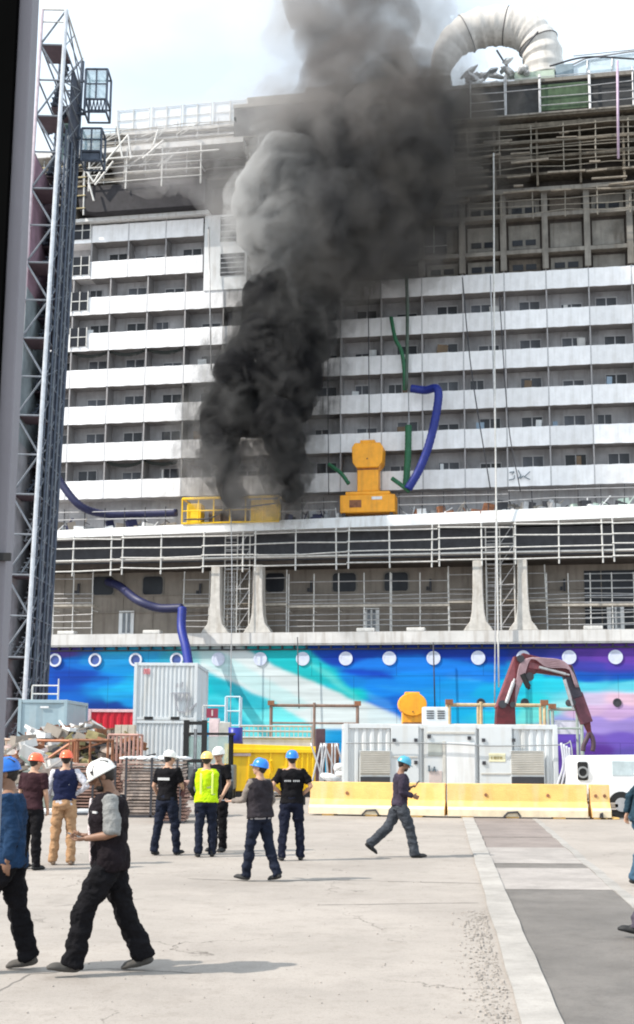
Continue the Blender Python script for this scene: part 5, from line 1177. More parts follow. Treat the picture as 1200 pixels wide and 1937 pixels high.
# ------------------------------------------------------------------ people
skin_a = mat('skin_brown', (.20, .105, .065), .55, var=.1, scale=12); skin_b = mat('skin_tan', (.42, .24, .16), .55, var=.1, scale=12)
hairm = mat('dark_hair', (.02, .015, .012), .7)
eyem = mat('eye_dark', (.015, .012, .01), .3)
def cloth(name, c, var=.14): return mat(name, c, .85, var=var, scale=6, bump=.25, bscale=60, spec=.08)
def rx(a): return Matrix.Rotation(a, 3, 'X')
def person(loc, yaw, H, label, pose, look, near=False, group=None):
    s = H/1.76; t = empty('person', (loc[0], loc[1], 0), label, 'person', group, rz=yaw)
    P = dict(lean=0, legs=((0, 0, 0), (0, 0, 0)), arms=((0, 8, 15, 0), (0, 8, 15, 0)), head=(0, 0), twist=0); P.update(pose)
    up = Vector((0, 0, 1)); J = {}
    hipz = .93*s; hip = Vector((0, 0, hipz)); ln = rx(-R(P['lean'])); tw = Matrix.Rotation(R(P['twist']), 3, 'Z')
    tor = lambda x, y, z: hip + ln @ (tw @ Vector((x*s, y*s, z*s-hipz)) if z > 1.0 else Vector((x*s, y*s, z*s-hipz)))
    # legs: (thigh pitch, knee bend, splay)
    legs = []; lowest = 9
    for sd_, (a, kb, sp_) in zip((-1, 1), P['legs']):
        h = hip+Vector((sd_*.095*s, 0, -.02*s)); a = R(a); kb = R(kb); sp_ = R(sp_)
        d1 = Vector((sd_*math.sin(sp_), math.sin(a)*math.cos(sp_), -math.cos(a)*math.cos(sp_))); k = h+d1*.435*s
        d2 = Vector((sd_*math.sin(sp_)*.7, math.sin(a-kb), -math.cos(a-kb))).normalized(); an = k+d2*.42*s
        foot_p = P.get('foot', (None, None))[0 if sd_ < 0 else 1]
        fp = R(foot_p) if foot_p is not None else max(min((a-kb)*.6, .35), -.75)
        toe = Vector((sd_*.12, math.cos(fp), math.sin(fp))).normalized()
        legs.append((h, k, an, toe)); lowest = min(lowest, an.z-.078*s+min(0, (toe*.2*s).z))
    off = -lowest
    def U(v): return Vector((v.x, v.y, v.z+off))
    legs = [(U(h), U(k), U(an), toe) for h, k, an, toe in legs]; T = lambda x, y, z: U(tor(x, y, z))
    arms = []
    for sd_, ar in zip((-1, 1), P['arms']):
        p_, ab, eb, inn = [R(q) for q in ar[:4]]
        sh = T(sd_*.185, 0, 1.425); d1 = ln @ (tw @ Vector((sd_*math.sin(ab), math.sin(p_)*math.cos(ab), -math.cos(p_)*math.cos(ab)))); el = sh+d1*.285*s
        q_ = p_+eb; d2 = (ln @ (tw @ Vector((-sd_*math.sin(inn), math.sin(q_)*math.cos(inn), -math.cos(q_)*math.cos(inn))))).normalized(); wr = el+d2*.25*s
        arms.append((sh, el, wr, d2, sd_, ar))
    # ---- body: one continuous surface
    vx = .0075 if near else .0095
    b = MB()
    ring = lambda z, w_, d_, y=0: (T(0, y, z), (w_*s, d_*s))
    def torso(b, k=0., zlo=.86, zhi=1.50, fat=1.0):
        prof = [(.84, .150, .105, -.01), (.90, .168, .118, -.012), (.98, .160, .112, -.005), (1.06, .150, .106, .0), (1.16, .158, .112, .004), (1.27, .174, .120, .004), (1.36, .182, .116, -.002), (1.42, .172, .100, -.008), (1.46, .125, .080, -.012), (1.50, .075, .066, -.012)]
        prof = [q for q in prof if zlo-.001 <= q[0] <= zhi+.001]
        pts = [T(0, y, z) for z, w_, d_, y in prof]; rad = [((w_*fat+k)*s, (d_*fat+k)*s) for z, w_, d_, y in prof]
        b.tube(pts, rad, 20, side=ln @ (tw @ Vector((1, 0, 0)))); return b
    fat = look.get('fat', 1.0)
    torso(b, -.012, fat=fat)
    for (h, k, an, toe) in legs: b.tube([h, h.lerp(k, .5), k, k.lerp(an, .35), an], [.082*s, .07*s, .052*s, .052*s, .036*s], 12, round_ends=True)
    for (sh, el, wr, d2, sd_, ar) in arms:
        b.tube([T(sd_*.12, 0, 1.425), sh, sh.lerp(el, .5), el, el.lerp(wr, .3), wr], [.055*s, .056*s, .047*s, .038*s, .037*s, .026*s], 12, round_ends=True)
    # head frame
    hy, hp = P['head']; nk = T(0, -.01, 1.475); Hm = ln @ tw @ Matrix.Rotation(R(hy), 3, 'Z') @ rx(-R(hp))
    hc = nk + (ln @ Vector((0, .012*s, .06*s))) + Hm @ Vector((0, .012*s, .105*s)); hs = lambda x, y, z: hc+Hm @ (Vector((x, y, z))*s)
    b.tube([T(0, -.012, 1.43), nk, hs(0, -.01, -.03)], [.066*s, .058*s, .056*s], 14, round_ends=True)
    b.ball(hs(0, -.012, .03), (.077*s, .095*s, .092*s), Hm, 3); b.ball(hs(0, .022, -.04), (.060*s, .070*s, .078*s), Hm, 3); b.ball(hs(0, .055, -.092), (.030*s, .028*s, .024*s), Hm, 2)
    b.tube([hs(0, .082, .028), hs(0, .100, .0), hs(0, .112, -.018)], [.009*s, .012*s, .016*s], 8, round_ends=True)
    b.ball(hs(0, .092, -.055), (.026*s, .014*s, .011*s), Hm, 2); b.ball(hs(0, .075, .038), (.052*s, .02*s, .012*s), Hm, 2)
    for q in (-1, 1): b.ball(hs(q*.076, -.005, -.005), (.011*s, .02*s, .033*s), Hm, 2); b.ball(hs(q*.045, .055, -.025), (.022*s, .02*s, .022*s), Hm, 2)
    # hands
    for (sh, el, wr, d2, sd_, ar) in arms:
        nrm = Vector(ar[4]) if len(ar) > 4 else Vector((-sd_, 0, 0)); nrm = (ln @ nrm); nrm = (nrm-d2*nrm.dot(d2)).normalized(); side = d2.cross(nrm)
        if len(ar) > 5: hd = ar[5]
        else: hd = 25
        thumb_s = side if (side.y > 0) == (d2.z < .2) else -side
        if abs(side.y) < .3: thumb_s = side if side.z > 0 else -side
        Mh = Matrix((side, d2, nrm)).transposed()
        pc = wr+d2*.045*s; b.ball(pc, (.042*s, .055*s, .017*s), Mh, 2)
        for i, (o_, l_) in enumerate(((-.030, .068), (-.010, .078), (.010, .074), (.029, .058))):
            bs = wr+d2*.085*s+thumb_s*(-o_)*1.08*s; ang = R(hd+i*4); pts = [wr+d2*.05*s+thumb_s*(-o_)*.8*s, bs]; cur = bs; dd = d2.copy()
            for q in range(3):
                ang2 = ang*(q+1)*.75; dd = (d2*math.cos(ang2)+nrm*math.sin(ang2)-thumb_s*o_*1.2).normalized(); cur = cur+dd*l_*(.42, .32, .26)[q]*s; pts.append(cur)
            b.tube(pts, [.0095*s, .0095*s, .009*s, .0085*s, .0075*s], 7, round_ends=True)
        tb_ = wr+d2*.018*s+thumb_s*.028*s; t1 = tb_+(thumb_s*.7+d2*.75+nrm*.25).normalized()*.042*s; t2_ = t1+(thumb_s*.2+d2*.85+nrm*.5).normalized()*.032*s
        b.tube([wr+d2*.01*s, tb_, t1, t2_], [.015*s, .014*s, .0115*s, .009*s], 8, round_ends=True)
    b.remesh('body', look['skin'], t, vx, 1, fac=.4)
    # eyes / hair
    b = MB()
    for q in (-1, 1): b.ball(hs(q*.031, .0815, .014), (.012*s, .008*s, .007*s), Hm, 1)
    b.build('eye', eyem, t, smooth=True)
    b = MB(); b.ball(hs(0, -.03, .02), (.080*s, .088*s, .088*s), Hm, 3)
    b.ball(hs(0, -.055, -.03), (.058*s, .045*s, .05*s), Hm, 2)
    if look.get('beard'): b.ball(hs(0, .047, -.075), (.054*s, .052*s, .045*s), Hm, 2)
    b.build('hair', hairm, t, smooth=True)
    # trousers
    cv = .011 if near else .016; bag = look.get('bag', 1.0)
    b = MB(); torso(b, .008, .84, 1.06, fat)
    for (h, k, an, toe) in legs:
        cuff = an-(k-an).normalized()*.03*s
        b.tube([h+Vector((0, 0, .01)), h.lerp(k, .35), h.lerp(k, .75), k, k.lerp(an, .45), k.lerp(an, .8), cuff], [(.098*s, .104*s), (.098*s*bag, .100*s*bag), (.082*s*bag, .082*s*bag), (.074*s*bag, .078*s*bag), (.070*s*bag, .076*s*bag), (.066*s*bag, .074*s*bag), (.066*s*bag, .078*s*bag)], 14, side=Vector((1, 0, 0)))
    b.remesh('trousers', look['trousers'], t, cv, 2, .020, 8)
    # shoes
    for (h, k, an, toe) in legs:
        b = MB(); up_ = (Vector((0, 0, 1))-toe*toe.z).normalized(); sdv = toe.cross(up_); sole = an-up_*.05*s
        Mf = Matrix((sdv, toe, up_)).transposed()
        b.ball(an-toe*.02*s-up_*.0*s, (.046*s, .058*s, .06*s), Mf, 2); b.tube([an-up_*.01, an+(k-an).normalized()*.09*s], [(.048*s, .052*s)]*2, 12, side=sdv); b.ball(sole+toe*.03*s+up_*.025*s, (.040*s, .085*s, .035*s), Mf, 2); b.ball(sole+toe*.12*s+up_*.008*s, (.044*s, .075*s, .034*s), Mf, 2); b.ball(sole-toe*.02*s, (.042*s, .062*s, .034*s), Mf, 2); b.tube([sole-toe*.03*s, sole+toe*.06*s, sole+toe*.14*s, sole+toe*.19*s-up_*.006*s], [(.038*s, .034*s), (.044*s, .036*s), (.048*s, .028*s), (.036*s, .020*s)], 14, side=sdv, round_ends=True)
        b.remesh('shoe', look.get('shoe', blackm), t, .009, 2)
    # shirt / jacket
    if look.get('under'):
        b = MB(); torso(b, .004, .90, 1.46, fat); 
        for (sh, el, wr, d2, sd_, ar) in arms:
            if look.get('under_elbow'): b.tube([T(sd_*.1, 0, 1.41), sh, sh.lerp(el, .4), sh.lerp(el, .8), el+d2*.01], [.066*s, .072*s, .068*s, .070*s, .068*s], 12)
            else: b.tube([T(sd_*.1, 0, 1.41), sh, sh.lerp(el, .5), el, el.lerp(wr, .5), wr-d2*.01], [(.064*s), .068*s, .058*s, .052*s, .046*s, .036*s], 12)
        b.remesh('shirt', look['under'], t, cv, 2, .012, 10)
    b = MB(); ex = look.get('puff', 0.); lo = look.get('hem', .90)
    torso(b, .016+ex, lo, 1.46, fat*(1.0 if lo > .9 else 1.05)); b.tube([T(0, -.012, 1.45), T(0, -.012, 1.475)], [(.078*s, .072*s), (.068*s, .062*s)], 14)
    if look.get('sleeve', 'short') != 'none':
        f = {'short': .75, 'long': 1.9, 'elbow': 1.02}[look['sleeve'] if 'sleeve' in look else 'short']
        for (sh, el, wr, d2, sd_, ar) in arms:
            if f <= 1.05: pts = [T(sd_*.1, 0, 1.40), sh+Vector((0, 0, -.005)), sh.lerp(el, .4), sh.lerp(el, min(f, 1))]; rr_ = [.07*s, .075*s, (.068+ex)*s, (.066+ex)*s]
            else: pts = [T(sd_*.1, 0, 1.40), sh+Vector((0, 0, -.005)), sh.lerp(el, .5), el, el.lerp(wr, .5), el.lerp(wr, .92)]; rr_ = [.07*s, .075*s, (.066+ex)*s, (.058+ex)*s, (.052+ex)*s, (.044+ex)*s]
            b.tube(pts, rr_, 14)
    else: b.tube([T(-.165, 0, 1.42), T(0, 0, 1.44), T(.165, 0, 1.42)], [(.055*s, .05*s), (.07*s, .065*s), (.055*s, .05*s)], 12)
    nm = look.get('topname', 'shirt')
    b.remesh(nm, look['top'], t, cv, 2, .015, 8)
    # belt
    b = MB(); c_ = T(0, -.003, 1.0)
    # helmet
    if look.get('helmet'):
        hm_ = look['helmet']; b = MB(); n = 28; rings = []
        hh = lambda x, y, z: hs(x, y, z+.03)
        for j in range(9):
            a = math.pi/2*j/8; rr_ = math.cos(a)**.8 if j < 8 else 0; z = .118*math.sin(a)
            if j == 8: rings.append([b.b.verts.new(hh(0, -.008, z))]); break
            rings.append([b.b.verts.new(hh(.108*rr_*math.cos(2*math.pi*k/n), -.008+.128*rr_*math.sin(2*math.pi*k/n), z+(.006 if k % n in (7,) and j > 2 else 0))) for k in range(n)])
        for j in range(7):
            for k in range(n): b._f([rings[j][k], rings[j][(k+1) % n], rings[j+1][(k+1) % n], rings[j+1][k]])
        for k in range(n): b._f([rings[7][k], rings[7][(k+1) % n], rings[8][0]])
        br = []
        for k in range(n):
            a = 2*math.pi*k/n; f = max(0, math.sin(a)); e = .012+.038*f**2
            br.append((b.b.verts.new(hh((.108+e*.6)*math.cos(a), -.008+(.128+e)*math.sin(a), -.010-.012*f)), b.b.verts.new(hh((.100)*math.cos(a), -.008+.118*math.sin(a), -.014))))
        for k in range(n): k2 = (k+1) % n; b._f([rings[0][k], br[k][0], br[k2][0], rings[0][k2]]); b._f([br[k][0], br[k][1], br[k2][1], br[k2][0]])
        b._f([v[1] for v in br])
        for q in (-.03, 0, .03): b.tube([hh(q, .09, .075), hh(q, .04, .112-.15*abs(q)), hh(q, -.06, .110-.15*abs(q)), hh(q, -.11, .062)], [.007*s]*4, 6)
        hobj = b.build('helmet', hm_, t, smooth=True)
        if near:
            b = MB()
            for q in (-1, 1): b.tube([hh(q*.092, .075, .02), hh(q*.075, .03, .082), hh(q*.06, -.05, .098), hh(q*.07, -.10, .06)], .006*s, 6)
            b.ball(hh(.085, .07, .045), .012*s, None, 1); b.ball(hh(-.085, .07, .045), .012*s, None, 1)
            b.build('helmet_band', mat('band_grey', (.06, .055, .06), .6), hobj, smooth=True); b = MB()
            for q in (-1, 1): b.tube([hs(q*.085, .03, .02), hs(q*.072, .035, -.06), hs(q*.02, .062, -.112)], .005, 5)
            b.build('chin_strap', blackm, t)
    return t, T, arms, hs, legs, s
def phone(t, p, d, nrm, m=None):
    b = MB(); side = d.cross(nrm).normalized(); Mh = Matrix((side, d.normalized(), nrm.normalized())).transposed(); b.box(p, (.072, .145, .01), Mh); o = b.build('phone', m or blackm, None, .002)
    o.matrix_world = t.matrix_world; return o
hb_ = lambda n, c: mat(n, c, .3, var=.05, scale=4, spec=.5)
h_blue = hb_('helmet_blue', c255(20, 95, 180)); h_lblue = hb_('helmet_light_blue', c255(60, 150, 200)); h_bright = hb_('helmet_bright_blue', c255(28, 115, 205)); h_or = hb_('helmet_orange', c255(245, 100, 60)); h_wh = hb_('helmet_white', (.72, .70, .66)); h_ye = hb_('helmet_yellow', c255(240, 200, 110)); h_teal = hb_('helmet_teal', c255(70, 150, 175))
blackc = cloth('black_cloth', (.008, .0075, .009), .3); navyc = cloth('navy_cloth', (.011, .013, .025), .3); dnm = cloth('dark_denim', (.013, .016, .028), .4)
bpy.context.view_layer.update()
def spot(px, py): return G(px, py)
people = []
def world_phone(t, lp, ld, ln_, label, name='phone', dims=(.072, .145, .01), m=None):
    bpy.context.view_layer.update(); side = ld.cross(ln_).normalized(); ln2 = side.cross(ld).normalized(); Mh = Matrix((side, ld.normalized(), ln2)).transposed()
    b = MB(); b.box((0, 0, 0), dims); o = b.build(name, m or blackm, None, .002); o.matrix_world = t.matrix_world @ Matrix.Translation(lp) @ Mh.to_4x4(); return tag(o, label, name)
# 1. man in denim, blue helmet, far left, walking left
p = spot(8, 1838)
t, T, ar, hs, lg, s = person(p, R(96), 1.80, 'person in a blue helmet and dark denim shirt walking out of the left edge', dict(lean=3, legs=((30, 12, 1), (-10, 6, 1)), arms=((-12, 6, 24, 4), (14, 8, 22, 6)), head=(0, 6)), dict(skin=skin_a, top=cloth('denim_shirt', c255(34, 56, 84, .9), .35), sleeve='long', trousers=blackc, shoe=mat('dusty_boot', (.07, .062, .055), .8), helmet=h_blue, bag=1.12, fat=1.1, hem=.84), True)
# 2. orange helmet behind him
p = spot(56, 1645)
person(p, R(-25), 1.76, 'person in an orange helmet and dark maroon shirt, half hidden behind the blue helmet', dict(lean=2, legs=((3, 0, 4), (-3, 0, 4)), arms=((0, 12, 60, 30), (5, 10, 20, 8)), head=(-15, 5)), dict(skin=skin_b, top=cloth('maroon_cloth', (.035, .016, .02), .3), sleeve='short', trousers=blackc, helmet=h_or))
# 3. orange helmet, navy vest, tan trousers, back to camera
p = spot(118, 1636)
person(p, R(8), 1.80, 'person in an orange helmet, navy vest and tan trousers, seen from behind', dict(lean=0, legs=((2, 2, 4), (-2, 2, 3)), arms=((6, 16, 22, -4), (-26, 34, 62, 46)), head=(0, 2)), dict(skin=skin_b, under=cloth('pale_shirt', (.50, .49, .53)), top=cloth('navy_vest', (.014, .018, .05), .3), sleeve='none', topname='vest', trousers=cloth('tan_trousers', (.36, .215, .12)), shoe=mat('tan_shoe', (.2, .14, .1), .8), helmet=h_or, fat=1.04, puff=.006, hem=.98))
# 4. near man, white helmet, striding left looking at his phone
p = spot(200, 1842)
t, T, ar, hs, lg, s = person(p, R(100), 1.83, 'person in a white helmet and dark vest striding left while reading a phone', dict(lean=2, legs=((27, 16, 1), (-19, 6, 2)), foot=(6, -14), arms=((-6, 12, 88, 26, (0, .1, 1), 35), (-14, 10, 98, 20, (0, .1, 1), 35)), head=(0, 26)), dict(skin=skin_a, under=cloth('grey_sleeves', (.22, .22, .215), .2), top=cloth('dark_vest', (.012, .009, .011), .4), sleeve='none', topname='vest', trousers=blackc, shoe=mat('grey_boot', (.06, .055, .05), .8), helmet=h_wh, under_elbow=True, beard=True, bag=1.18, fat=1.14, puff=.008, hem=.84), True)
# rolled shirt: white shirt front, pockets
b = MB(); b.tube([T(.02, .150, 1.43), T(.02, .168, 1.3), T(.02, .165, 1.15), T(.02, .158, 1.0), T(.02, .152, .90)], [(.035, .012), (.04, .014), (.045, .014), (.045, .012), (.035, .01)], 10, side=Vector((1, 0, 0)), round_ends=True); b.remesh('shirt_front', cloth('pink_white_shirt', (.58, .50, .50)), t, .008, 2, .006, 12)
b = MB(); b.box(T(-.14, .128, 1.33), (.10, .015, .02), Matrix.Rotation(R(28), 3, 'Z')); b.build('chest_label', mat('label_grey', (.45, .45, .45)), t)
hp_ = (ar[0][2]+ar[1][2])/2 + (ar[0][3]+ar[1][3])/2*.12 + Vector((0, 0, .025)); world_phone(t, hp_, Vector((0, 1, .35)).normalized(), Vector((0, -.35, 1)), 'phone held in both hands of the largest figure', m=mat('phone_grey', (.18, .19, .2), .3))
# 5. white helmet, black shirt, seen from behind at an angle
p = spot(314, 1618)
t, T, ar, hs, lg, s = person(p, R(-24), 1.80, 'person in a white helmet and black work shirt holding a dark folder, from behind', dict(lean=1, legs=((-6, 2, 7), (8, 3, 5)), arms=((-6, 16, 40, 8), (10, 16, 70, 26)), head=(-20, 8)), dict(skin=skin_b, top=blackc, sleeve='short', trousers=dnm, helmet=h_wh))
b = MB(); b.bb(-.12, .12, -.152, -.14, 1.32, 1.365); b.build('back_lettering', mat('label_grey', (.45, .45, .45)), t)
world_phone(t, ar[1][2]+ar[1][3]*.12, Vector((0, .3, 1)).normalized(), Vector((1, .2, 0)), 'dark red folder held by the man in the black shirt', 'folder', (.2, .28, .02), mat('folder_maroon', (.07, .015, .02), .5))
# 6. hi-vis vest
p = spot(388, 1621)
t, T, ar, hs, lg, s = person(p, R(6), 1.78, 'person in a yellow helmet and lime reflective vest, seen from behind', dict(legs=((-2, 2, 2), (3, 3, 2)), arms=((-4, 20, 48, 20), (4, 8, 36, 10)), head=(-12, 2)), dict(skin=skin_b, under=cloth('dark_under', (.03, .03, .035)), top=cloth('lime_vest', c255(190, 225, 30, .9), .08), topname='reflective_vest', sleeve='none', trousers=dnm, helmet=h_ye, fat=1.04, puff=.012, hem=.86))
stp_m = mat('reflective_silver', (.40, .45, .22), .4, var=.1)
for z in (1.03, 1.17):
    b = MB(); kk = .032; b.tube([T(0, .0, z-.022), T(0, .0, z+.022)], [((.158*1.04+kk)*s, (.108*1.04+kk)*s)]*2, 28, side=Vector((1, 0, 0))); b.build('reflective_stripe', stp_m, t, smooth=True)
for sx in (-1, 1):
    b = MB(); b.tube([T(sx*.10, -.150, 1.05), T(sx*.10, -.153, 1.25), T(sx*.10, -.14, 1.38), T(sx*.09, -.09, 1.46)], [(.02, .004)]*4, 8, side=Vector((1, 0, 0))); b.build('reflective_stripe', mat('vest_light_band', c255(225, 240, 120, .9), .5, var=.08), t)
# 7. dark man behind him
p = spot(411, 1611)
t, T, ar, hs, lg, s = person(p, R(150), 1.86, 'person in black with a white helmet standing just right of the lime vest, facing us', dict(legs=((2, 2, 3), (-4, 2, 3)), arms=((4, 10, 30, 8), (0, 8, 20, 5)), head=(10, 4)), dict(skin=skin_b, top=blackc, sleeve='short', trousers=blackc, helmet=h_wh))
# 8. blue helmet with back pack, holding a tablet to the left
p = spot(490, 1667)
t, T, ar, hs, lg, s = person(p, R(52), 1.72, 'person in a bright blue helmet and dark jacket holding a phone out to the left', dict(lean=2, legs=((13, 5, 2), (-12, 8, 4)), arms=((24, 12, 62, 6, (0, .1, 1), 25), (-10, 12, 40, 4)), head=(18, -14)), dict(skin=skin_b, under=cloth('khaki_sleeve', (.20, .17, .15), .2), top=cloth('dark_jacket', (.028, .024, .028), .4), topname='jacket', sleeve='none', trousers=dnm, helmet=h_bright, puff=.03, fat=1.08, hem=.88))
b = MB(); b.tube([T(0, 0, .88), T(0, 0, .93)], [((.168*1.08+.02)*s, (.118*1.08+.02)*s)]*2, 24, side=Vector((1, 0, 0))); b.build('light_hem', mat('light_hem', (.35, .34, .36), .8), t, smooth=True)
world_phone(t, ar[0][2]+ar[0][3]*.12+Vector((0, 0, .02)), Vector((-.3, 1, 0)).normalized(), Vector((0, 0, 1)), 'phone held out flat by the man with the bright blue helmet and jacket', m=mat('phone_grey', (.18, .19, .2)))
# 9. light blue helmet, black t-shirt, hands on hips
p = spot(551, 1628)
t, T, ar, hs, lg, s = person(p, R(4), 1.82, 'person in blue helmet and black T-shirt, hands on hips before the skip', dict(legs=((-2, 1, 5), (4, 2, 5)), arms=((-18, 30, 60, 42), (-16, 28, 58, 38)), head=(4, -4)), dict(skin=skin_b, top=blackc, sleeve='short', trousers=navyc, helmet=h_bright, fat=1.05))
b = MB()
for i in range(9):
    if i != 4: x = -.135+i*.03; b.bb(x, x+.02, -.155, -.14, 1.335, 1.362)
b.build('back_lettering', mat('label_grey', (.45, .45, .45)), t)
b = MB(); b.box(T(.2, 0, .95), (.06, .09, .14)); b.build('belt_pouch', blackm, t, .01)
# 10. walker with phone
p = spot(757, 1622)
t, T, ar, hs, lg, s = person(p, R(-82), 1.78, 'person in a teal helmet walking right with a phone, alone before the barrier', dict(lean=3, legs=((-27, 22, 0), (22, 10, 0)), foot=(-38, 4), arms=((0, 8, 112, 10, (0, .2, 1), 35), (-8, 12, 84, 16)), head=(0, 18)), dict(skin=skin_a, top=cloth('plum_jacket', (.040, .032, .048), .4), topname='jacket', sleeve='long', trousers=cloth('worn_trousers', (.05, .055, .065), .5), helmet=h_teal, beard=True, bag=1.12, hem=.86))
world_phone(t, ar[0][2]+ar[0][3]*.11+Vector((0, .0, .02)), Vector((0, .6, .8)).normalized(), Vector((0, -.8, .6)), 'phone in the hand of the man walking right')
# 11, 12. people cut by the right edge
p = spot(1216, 1674)
person(p, R(-80), 1.76, 'person in a teal shirt and jeans leaning at the right edge, farther one', dict(lean=15, legs=((14, 6, 3), (-8, 8, 3)), arms=((-26, 16, 30, 4), (4, 16, 34, 10)), head=(0, 5)), dict(skin=skin_b, top=cloth('teal_shirt', (.018, .038, .055), .35), sleeve='long', trousers=cloth('blue_jeans', (.045, .085, .13), .3), helmet=h_lblue, hem=.84))
p = spot(1252, 1780)
person(p, R(80), 1.78, 'person in dark clothes at the right edge, nearer one, mostly a leg', dict(lean=4, legs=((-5, 10, 2), (18, 6, 2)), arms=((0, 8, 30, 6), (0, 8, 30, 6)), head=(0, 0)), dict(skin=skin_b, top=navyc, sleeve='long', trousers=cloth('purple_grey', (.07, .06, .08), .3), helmet=h_wh), False)
# ------------------------------------------------------------------ smoke
def smoke_mat(name, ca_, cb_, dens, nscale, lo, hi, anis=.15, zr=None, gx=(-8, 8), det=4, dist=.0):
    m = bpy.data.materials.new(name); m.use_nodes = True; n = m.node_tree.nodes; l = m.node_tree.links
    n.remove(n['Principled BSDF']); pv = n.new('ShaderNodeVolumePrincipled'); l.new(pv.outputs[0], n['Material Output'].inputs['Volume'])
    pv.inputs['Anisotropy'].default_value = anis; pv.inputs['Absorption Color'].default_value = (.0, .0, .0, 1)
    t = n.new('ShaderNodeTexCoord'); no = n.new('ShaderNodeTexNoise'); no.inputs['Scale'].default_value = nscale; no.inputs['Detail'].default_value = det; no.inputs['Roughness'].default_value = .58; no.inputs['Distortion'].default_value = dist
    l.new(t.outputs['Object'], no.inputs['Vector']); r = n.new('ShaderNodeMapRange'); r.inputs[1].default_value = lo; r.inputs[2].default_value = hi; r.inputs[3].default_value = 0; r.inputs[4].default_value = dens
    l.new(no.outputs['Fac'], r.inputs[0]); out = r.outputs[0]
    sp_ = n.new('ShaderNodeSeparateXYZ'); l.new(t.outputs['Object'], sp_.inputs[0])
    if zr:
        r2 = n.new('ShaderNodeMapRange'); r2.inputs[1].default_value = zr[0]; r2.inputs[2].default_value = zr[1]; r2.inputs[3].default_value = zr[2]; r2.inputs[4].default_value = zr[3]
        l.new(sp_.outputs['Z'], r2.inputs[0]); mu = n.new('ShaderNodeMath'); mu.operation = 'MULTIPLY'; l.new(out, mu.inputs[0]); l.new(r2.outputs[0], mu.inputs[1]); out = mu.outputs[0]
    l.new(out, pv.inputs['Density'])
    # blend along X; puts the grey cloud's sunlit left, shaded right into its colour
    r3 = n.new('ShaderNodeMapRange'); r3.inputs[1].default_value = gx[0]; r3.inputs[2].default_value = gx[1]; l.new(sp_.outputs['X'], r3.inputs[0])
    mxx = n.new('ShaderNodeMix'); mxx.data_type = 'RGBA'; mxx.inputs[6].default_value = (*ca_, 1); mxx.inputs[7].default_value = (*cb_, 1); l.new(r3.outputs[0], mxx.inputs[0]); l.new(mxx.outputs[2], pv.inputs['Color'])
    return m
def puffmesh(puffs, m, voxel, seed, sub, v0, amp, squash, k, name):
    rnd = random.Random(seed); b = MB()
    for (x, y, r_) in puffs:
        r = r_/28.2*k[0]+k[1]; s = S(x, y, v0); c = Vector((s.x, v0+rnd.uniform(-.8, .8), s.z))
        b.ball(c, (r, r*squash, r), None, 3)
        for q in range(sub):
            d = Vector((rnd.gauss(0, 1), rnd.gauss(-.3, .8), rnd.gauss(0, 1))).normalized(); rr_ = r*rnd.choice([.16, .22, .3, .42, .62])
            b.ball(c+Vector((d.x*r, d.y*r*squash, d.z*r))*.85, (rr_, rr_*.9, rr_), None, 2)
    o = b.remesh(name, m, None, voxel, 1)
    me = o.data; n = len(me.vertices); co = np.empty(n*3); me.vertices.foreach_get('co', co); co = co.reshape(-1, 3); no = np.empty(n*3); me.vertices.foreach_get('normal', no); no = no.reshape(-1, 3)
    for i in range(n):
        p = Vector(co[i]); a = 0; f = .22; g = .85*amp
        for q in range(4): a += g*(.5-abs(noise.noise(p*f+Vector((seed, q*7, 3))))); f *= 2.05; g *= .55
        co[i] = co[i]+no[i]*a
    me.vertices.foreach_set('co', co.ravel()); me.update(); return o
def smoke(puffs, m, label, voxel, seed, sub=10, v0=-3.5, amp=1.0, squash=.75, veils=()):
    o = puffmesh(puffs, m, voxel, seed, sub, v0, amp, squash, (1.08, .12), 'smoke')
    o.location = (0, SHD, 0); o.rotation_euler = (0, 0, -SHA); tag(o, label, 'smoke', 'smoke from the fire', 'stuff')
    for i, (k0, k1, vm, am) in enumerate(veils):
        c = puffmesh(puffs, vm, voxel*1.4, seed+i+1, max(4, sub-3), v0, am, squash, (k0, k1), 'smoke_veil'); c.parent = o; c['kind'] = 'stuff'
    return o
K = (.07, .07, .076); K2 = (.045, .045, .05)
low = [(440, 945, 8), (436, 932, 11), (550, 940, 8), (432, 915, 14), (425, 890, 17), (428, 860, 21), (418, 825, 24), (420, 790, 28), (445, 760, 34), (548, 920, 10), (545, 895, 14), (543, 865, 15), (538, 830, 22), (530, 800, 28), (480, 785, 24), (515, 755, 41), (548, 720, 38), (490, 705, 43), (465, 675, 26), (530, 655, 46), (565, 635, 38), (510, 610, 40), (555, 590, 45), (515, 570, 34), (575, 555, 36), (545, 550, 29), (600, 520, 31), (570, 500, 26)]
smoke(low, smoke_mat('smoke_black', K, K2, 4.2, .6, .33, .58), 'black smoke column climbing from the yellow work cage up the balconies', .34, 5,
      veils=((1.0, .40, smoke_mat('smoke_black_veil', (.10, .10, .10), (.07, .07, .075), 1.4, .9, .42, .62, dist=.6), 1.6), (1.05, .95, smoke_mat('smoke_black_mist', (.2, .2, .2), (.13, .13, .13), .34, .7, .46, .64, dist=1.0), 2.2)))
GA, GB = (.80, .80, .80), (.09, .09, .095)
mid = [(600, 525, 34), (520, 490, 40), (590, 485, 48), (650, 470, 44), (500, 425, 40), (555, 425, 52), (635, 420, 60), (705, 415, 56), (500, 370, 34), (545, 330, 52), (600, 350, 54), (670, 345, 62), (745, 340, 60), (590, 285, 44), (655, 285, 46), (530, 290, 36), (735, 280, 56), (790, 290, 40), (690, 470, 28), (780, 370, 30)]
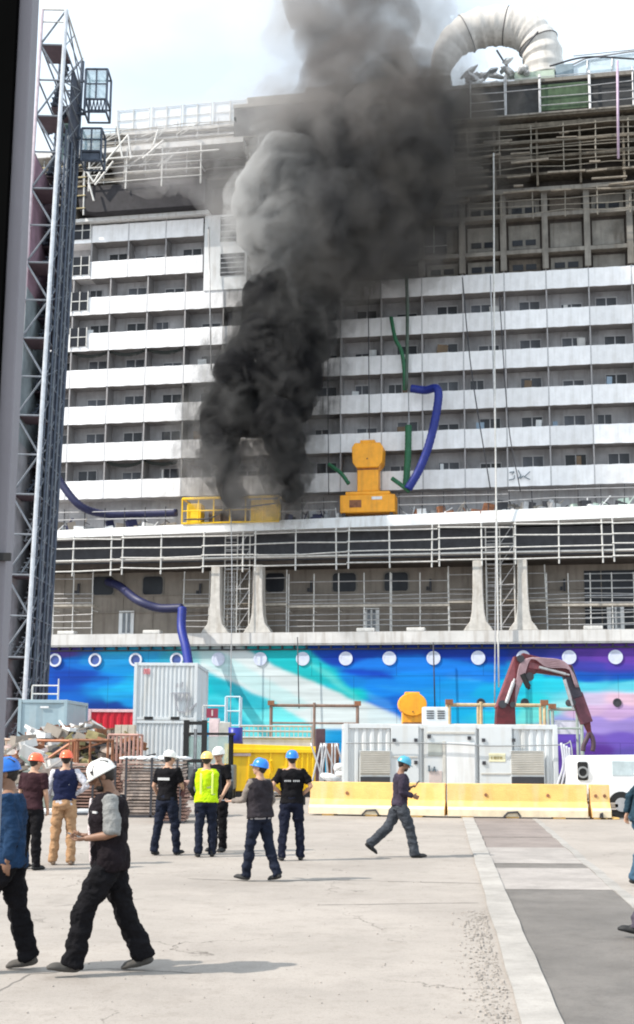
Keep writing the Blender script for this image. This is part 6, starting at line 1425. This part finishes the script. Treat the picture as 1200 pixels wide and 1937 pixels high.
smoke(mid, smoke_mat('smoke_grey', GA, GB, 3.2, .55, .34, .60, zr=(30, 44, 1.5, .9), gx=(-4.8, 2.8)), 'grey billowing smoke cloud covering the upper decks', .42, 9, sub=12, v0=-4.5,
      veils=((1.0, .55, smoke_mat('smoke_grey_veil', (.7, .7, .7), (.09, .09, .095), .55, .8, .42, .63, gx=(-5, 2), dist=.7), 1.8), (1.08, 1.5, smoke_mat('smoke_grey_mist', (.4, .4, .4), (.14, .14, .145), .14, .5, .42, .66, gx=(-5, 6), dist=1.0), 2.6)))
right = [(800, 250, 70), (850, 300, 60), (800, 350, 70), (760, 420, 70), (720, 460, 50), (840, 230, 50), (870, 260, 40), (780, 200, 60), (640, 500, 50), (860, 200, 34)]
smoke(right, smoke_mat('smoke_dark_drift', (.10, .10, .10), (.15, .14, .13), .42, .35, .36, .62), 'dark drifting smoke right of the grey cloud', .6, 31, sub=9, v0=-4, amp=2.0,
      veils=((1.1, 1.2, smoke_mat('smoke_dark_mist', (.2, .2, .2), (.26, .24, .22), .09, .4, .4, .64, dist=1.), 3.),))
top = [(600, 235, 44), (670, 225, 56), (740, 225, 60), (640, 175, 52), (705, 165, 60), (770, 175, 44), (640, 120, 48), (700, 110, 54), (625, 60, 48), (680, 55, 56), (640, 0, 54), (690, 5, 56), (680, -60, 80), (750, 110, 30), (740, 40, 30)]
smoke(top, smoke_mat('smoke_brown', (.42, .40, .39), (.26, .24, .235), .75, .30, .34, .64, zr=(45, 58, 1.5, .42)), 'brown grey smoke thinning out above the top deck', .6, 17, sub=9, v0=-4.0, amp=1.6,
      veils=((1.12, 1.2, smoke_mat('smoke_brown_mist', (.5, .48, .47), (.4, .38, .37), .17, .35, .38, .66, dist=1.), 3.),))
drift = [(560, 190, 60), (590, 60, 60), (540, 20, 60), (520, 240, 56), (300, 260, 34), (260, 310, 30), (480, 230, 60), (430, 260, 56), (370, 290, 44), (440, 320, 50), (500, 180, 54), (560, 130, 60), (520, 80, 60), (330, 300, 36), (400, 340, 40), (450, 400, 30), (390, 870, 30), (400, 920, 26), (395, 820, 26), (490, 930, 34), (490, 880, 26), (820, 120, 50), (860, 60, 40), (800, 20, 60)]
smoke(drift, smoke_mat('smoke_thin', (.72, .70, .70), (.6, .58, .57), .16, .3, .34, .66), 'thin pale smoke drifting on both sides of the dark cloud', .6, 23, sub=7, v0=-3.5, amp=2.)
random.seed(99)
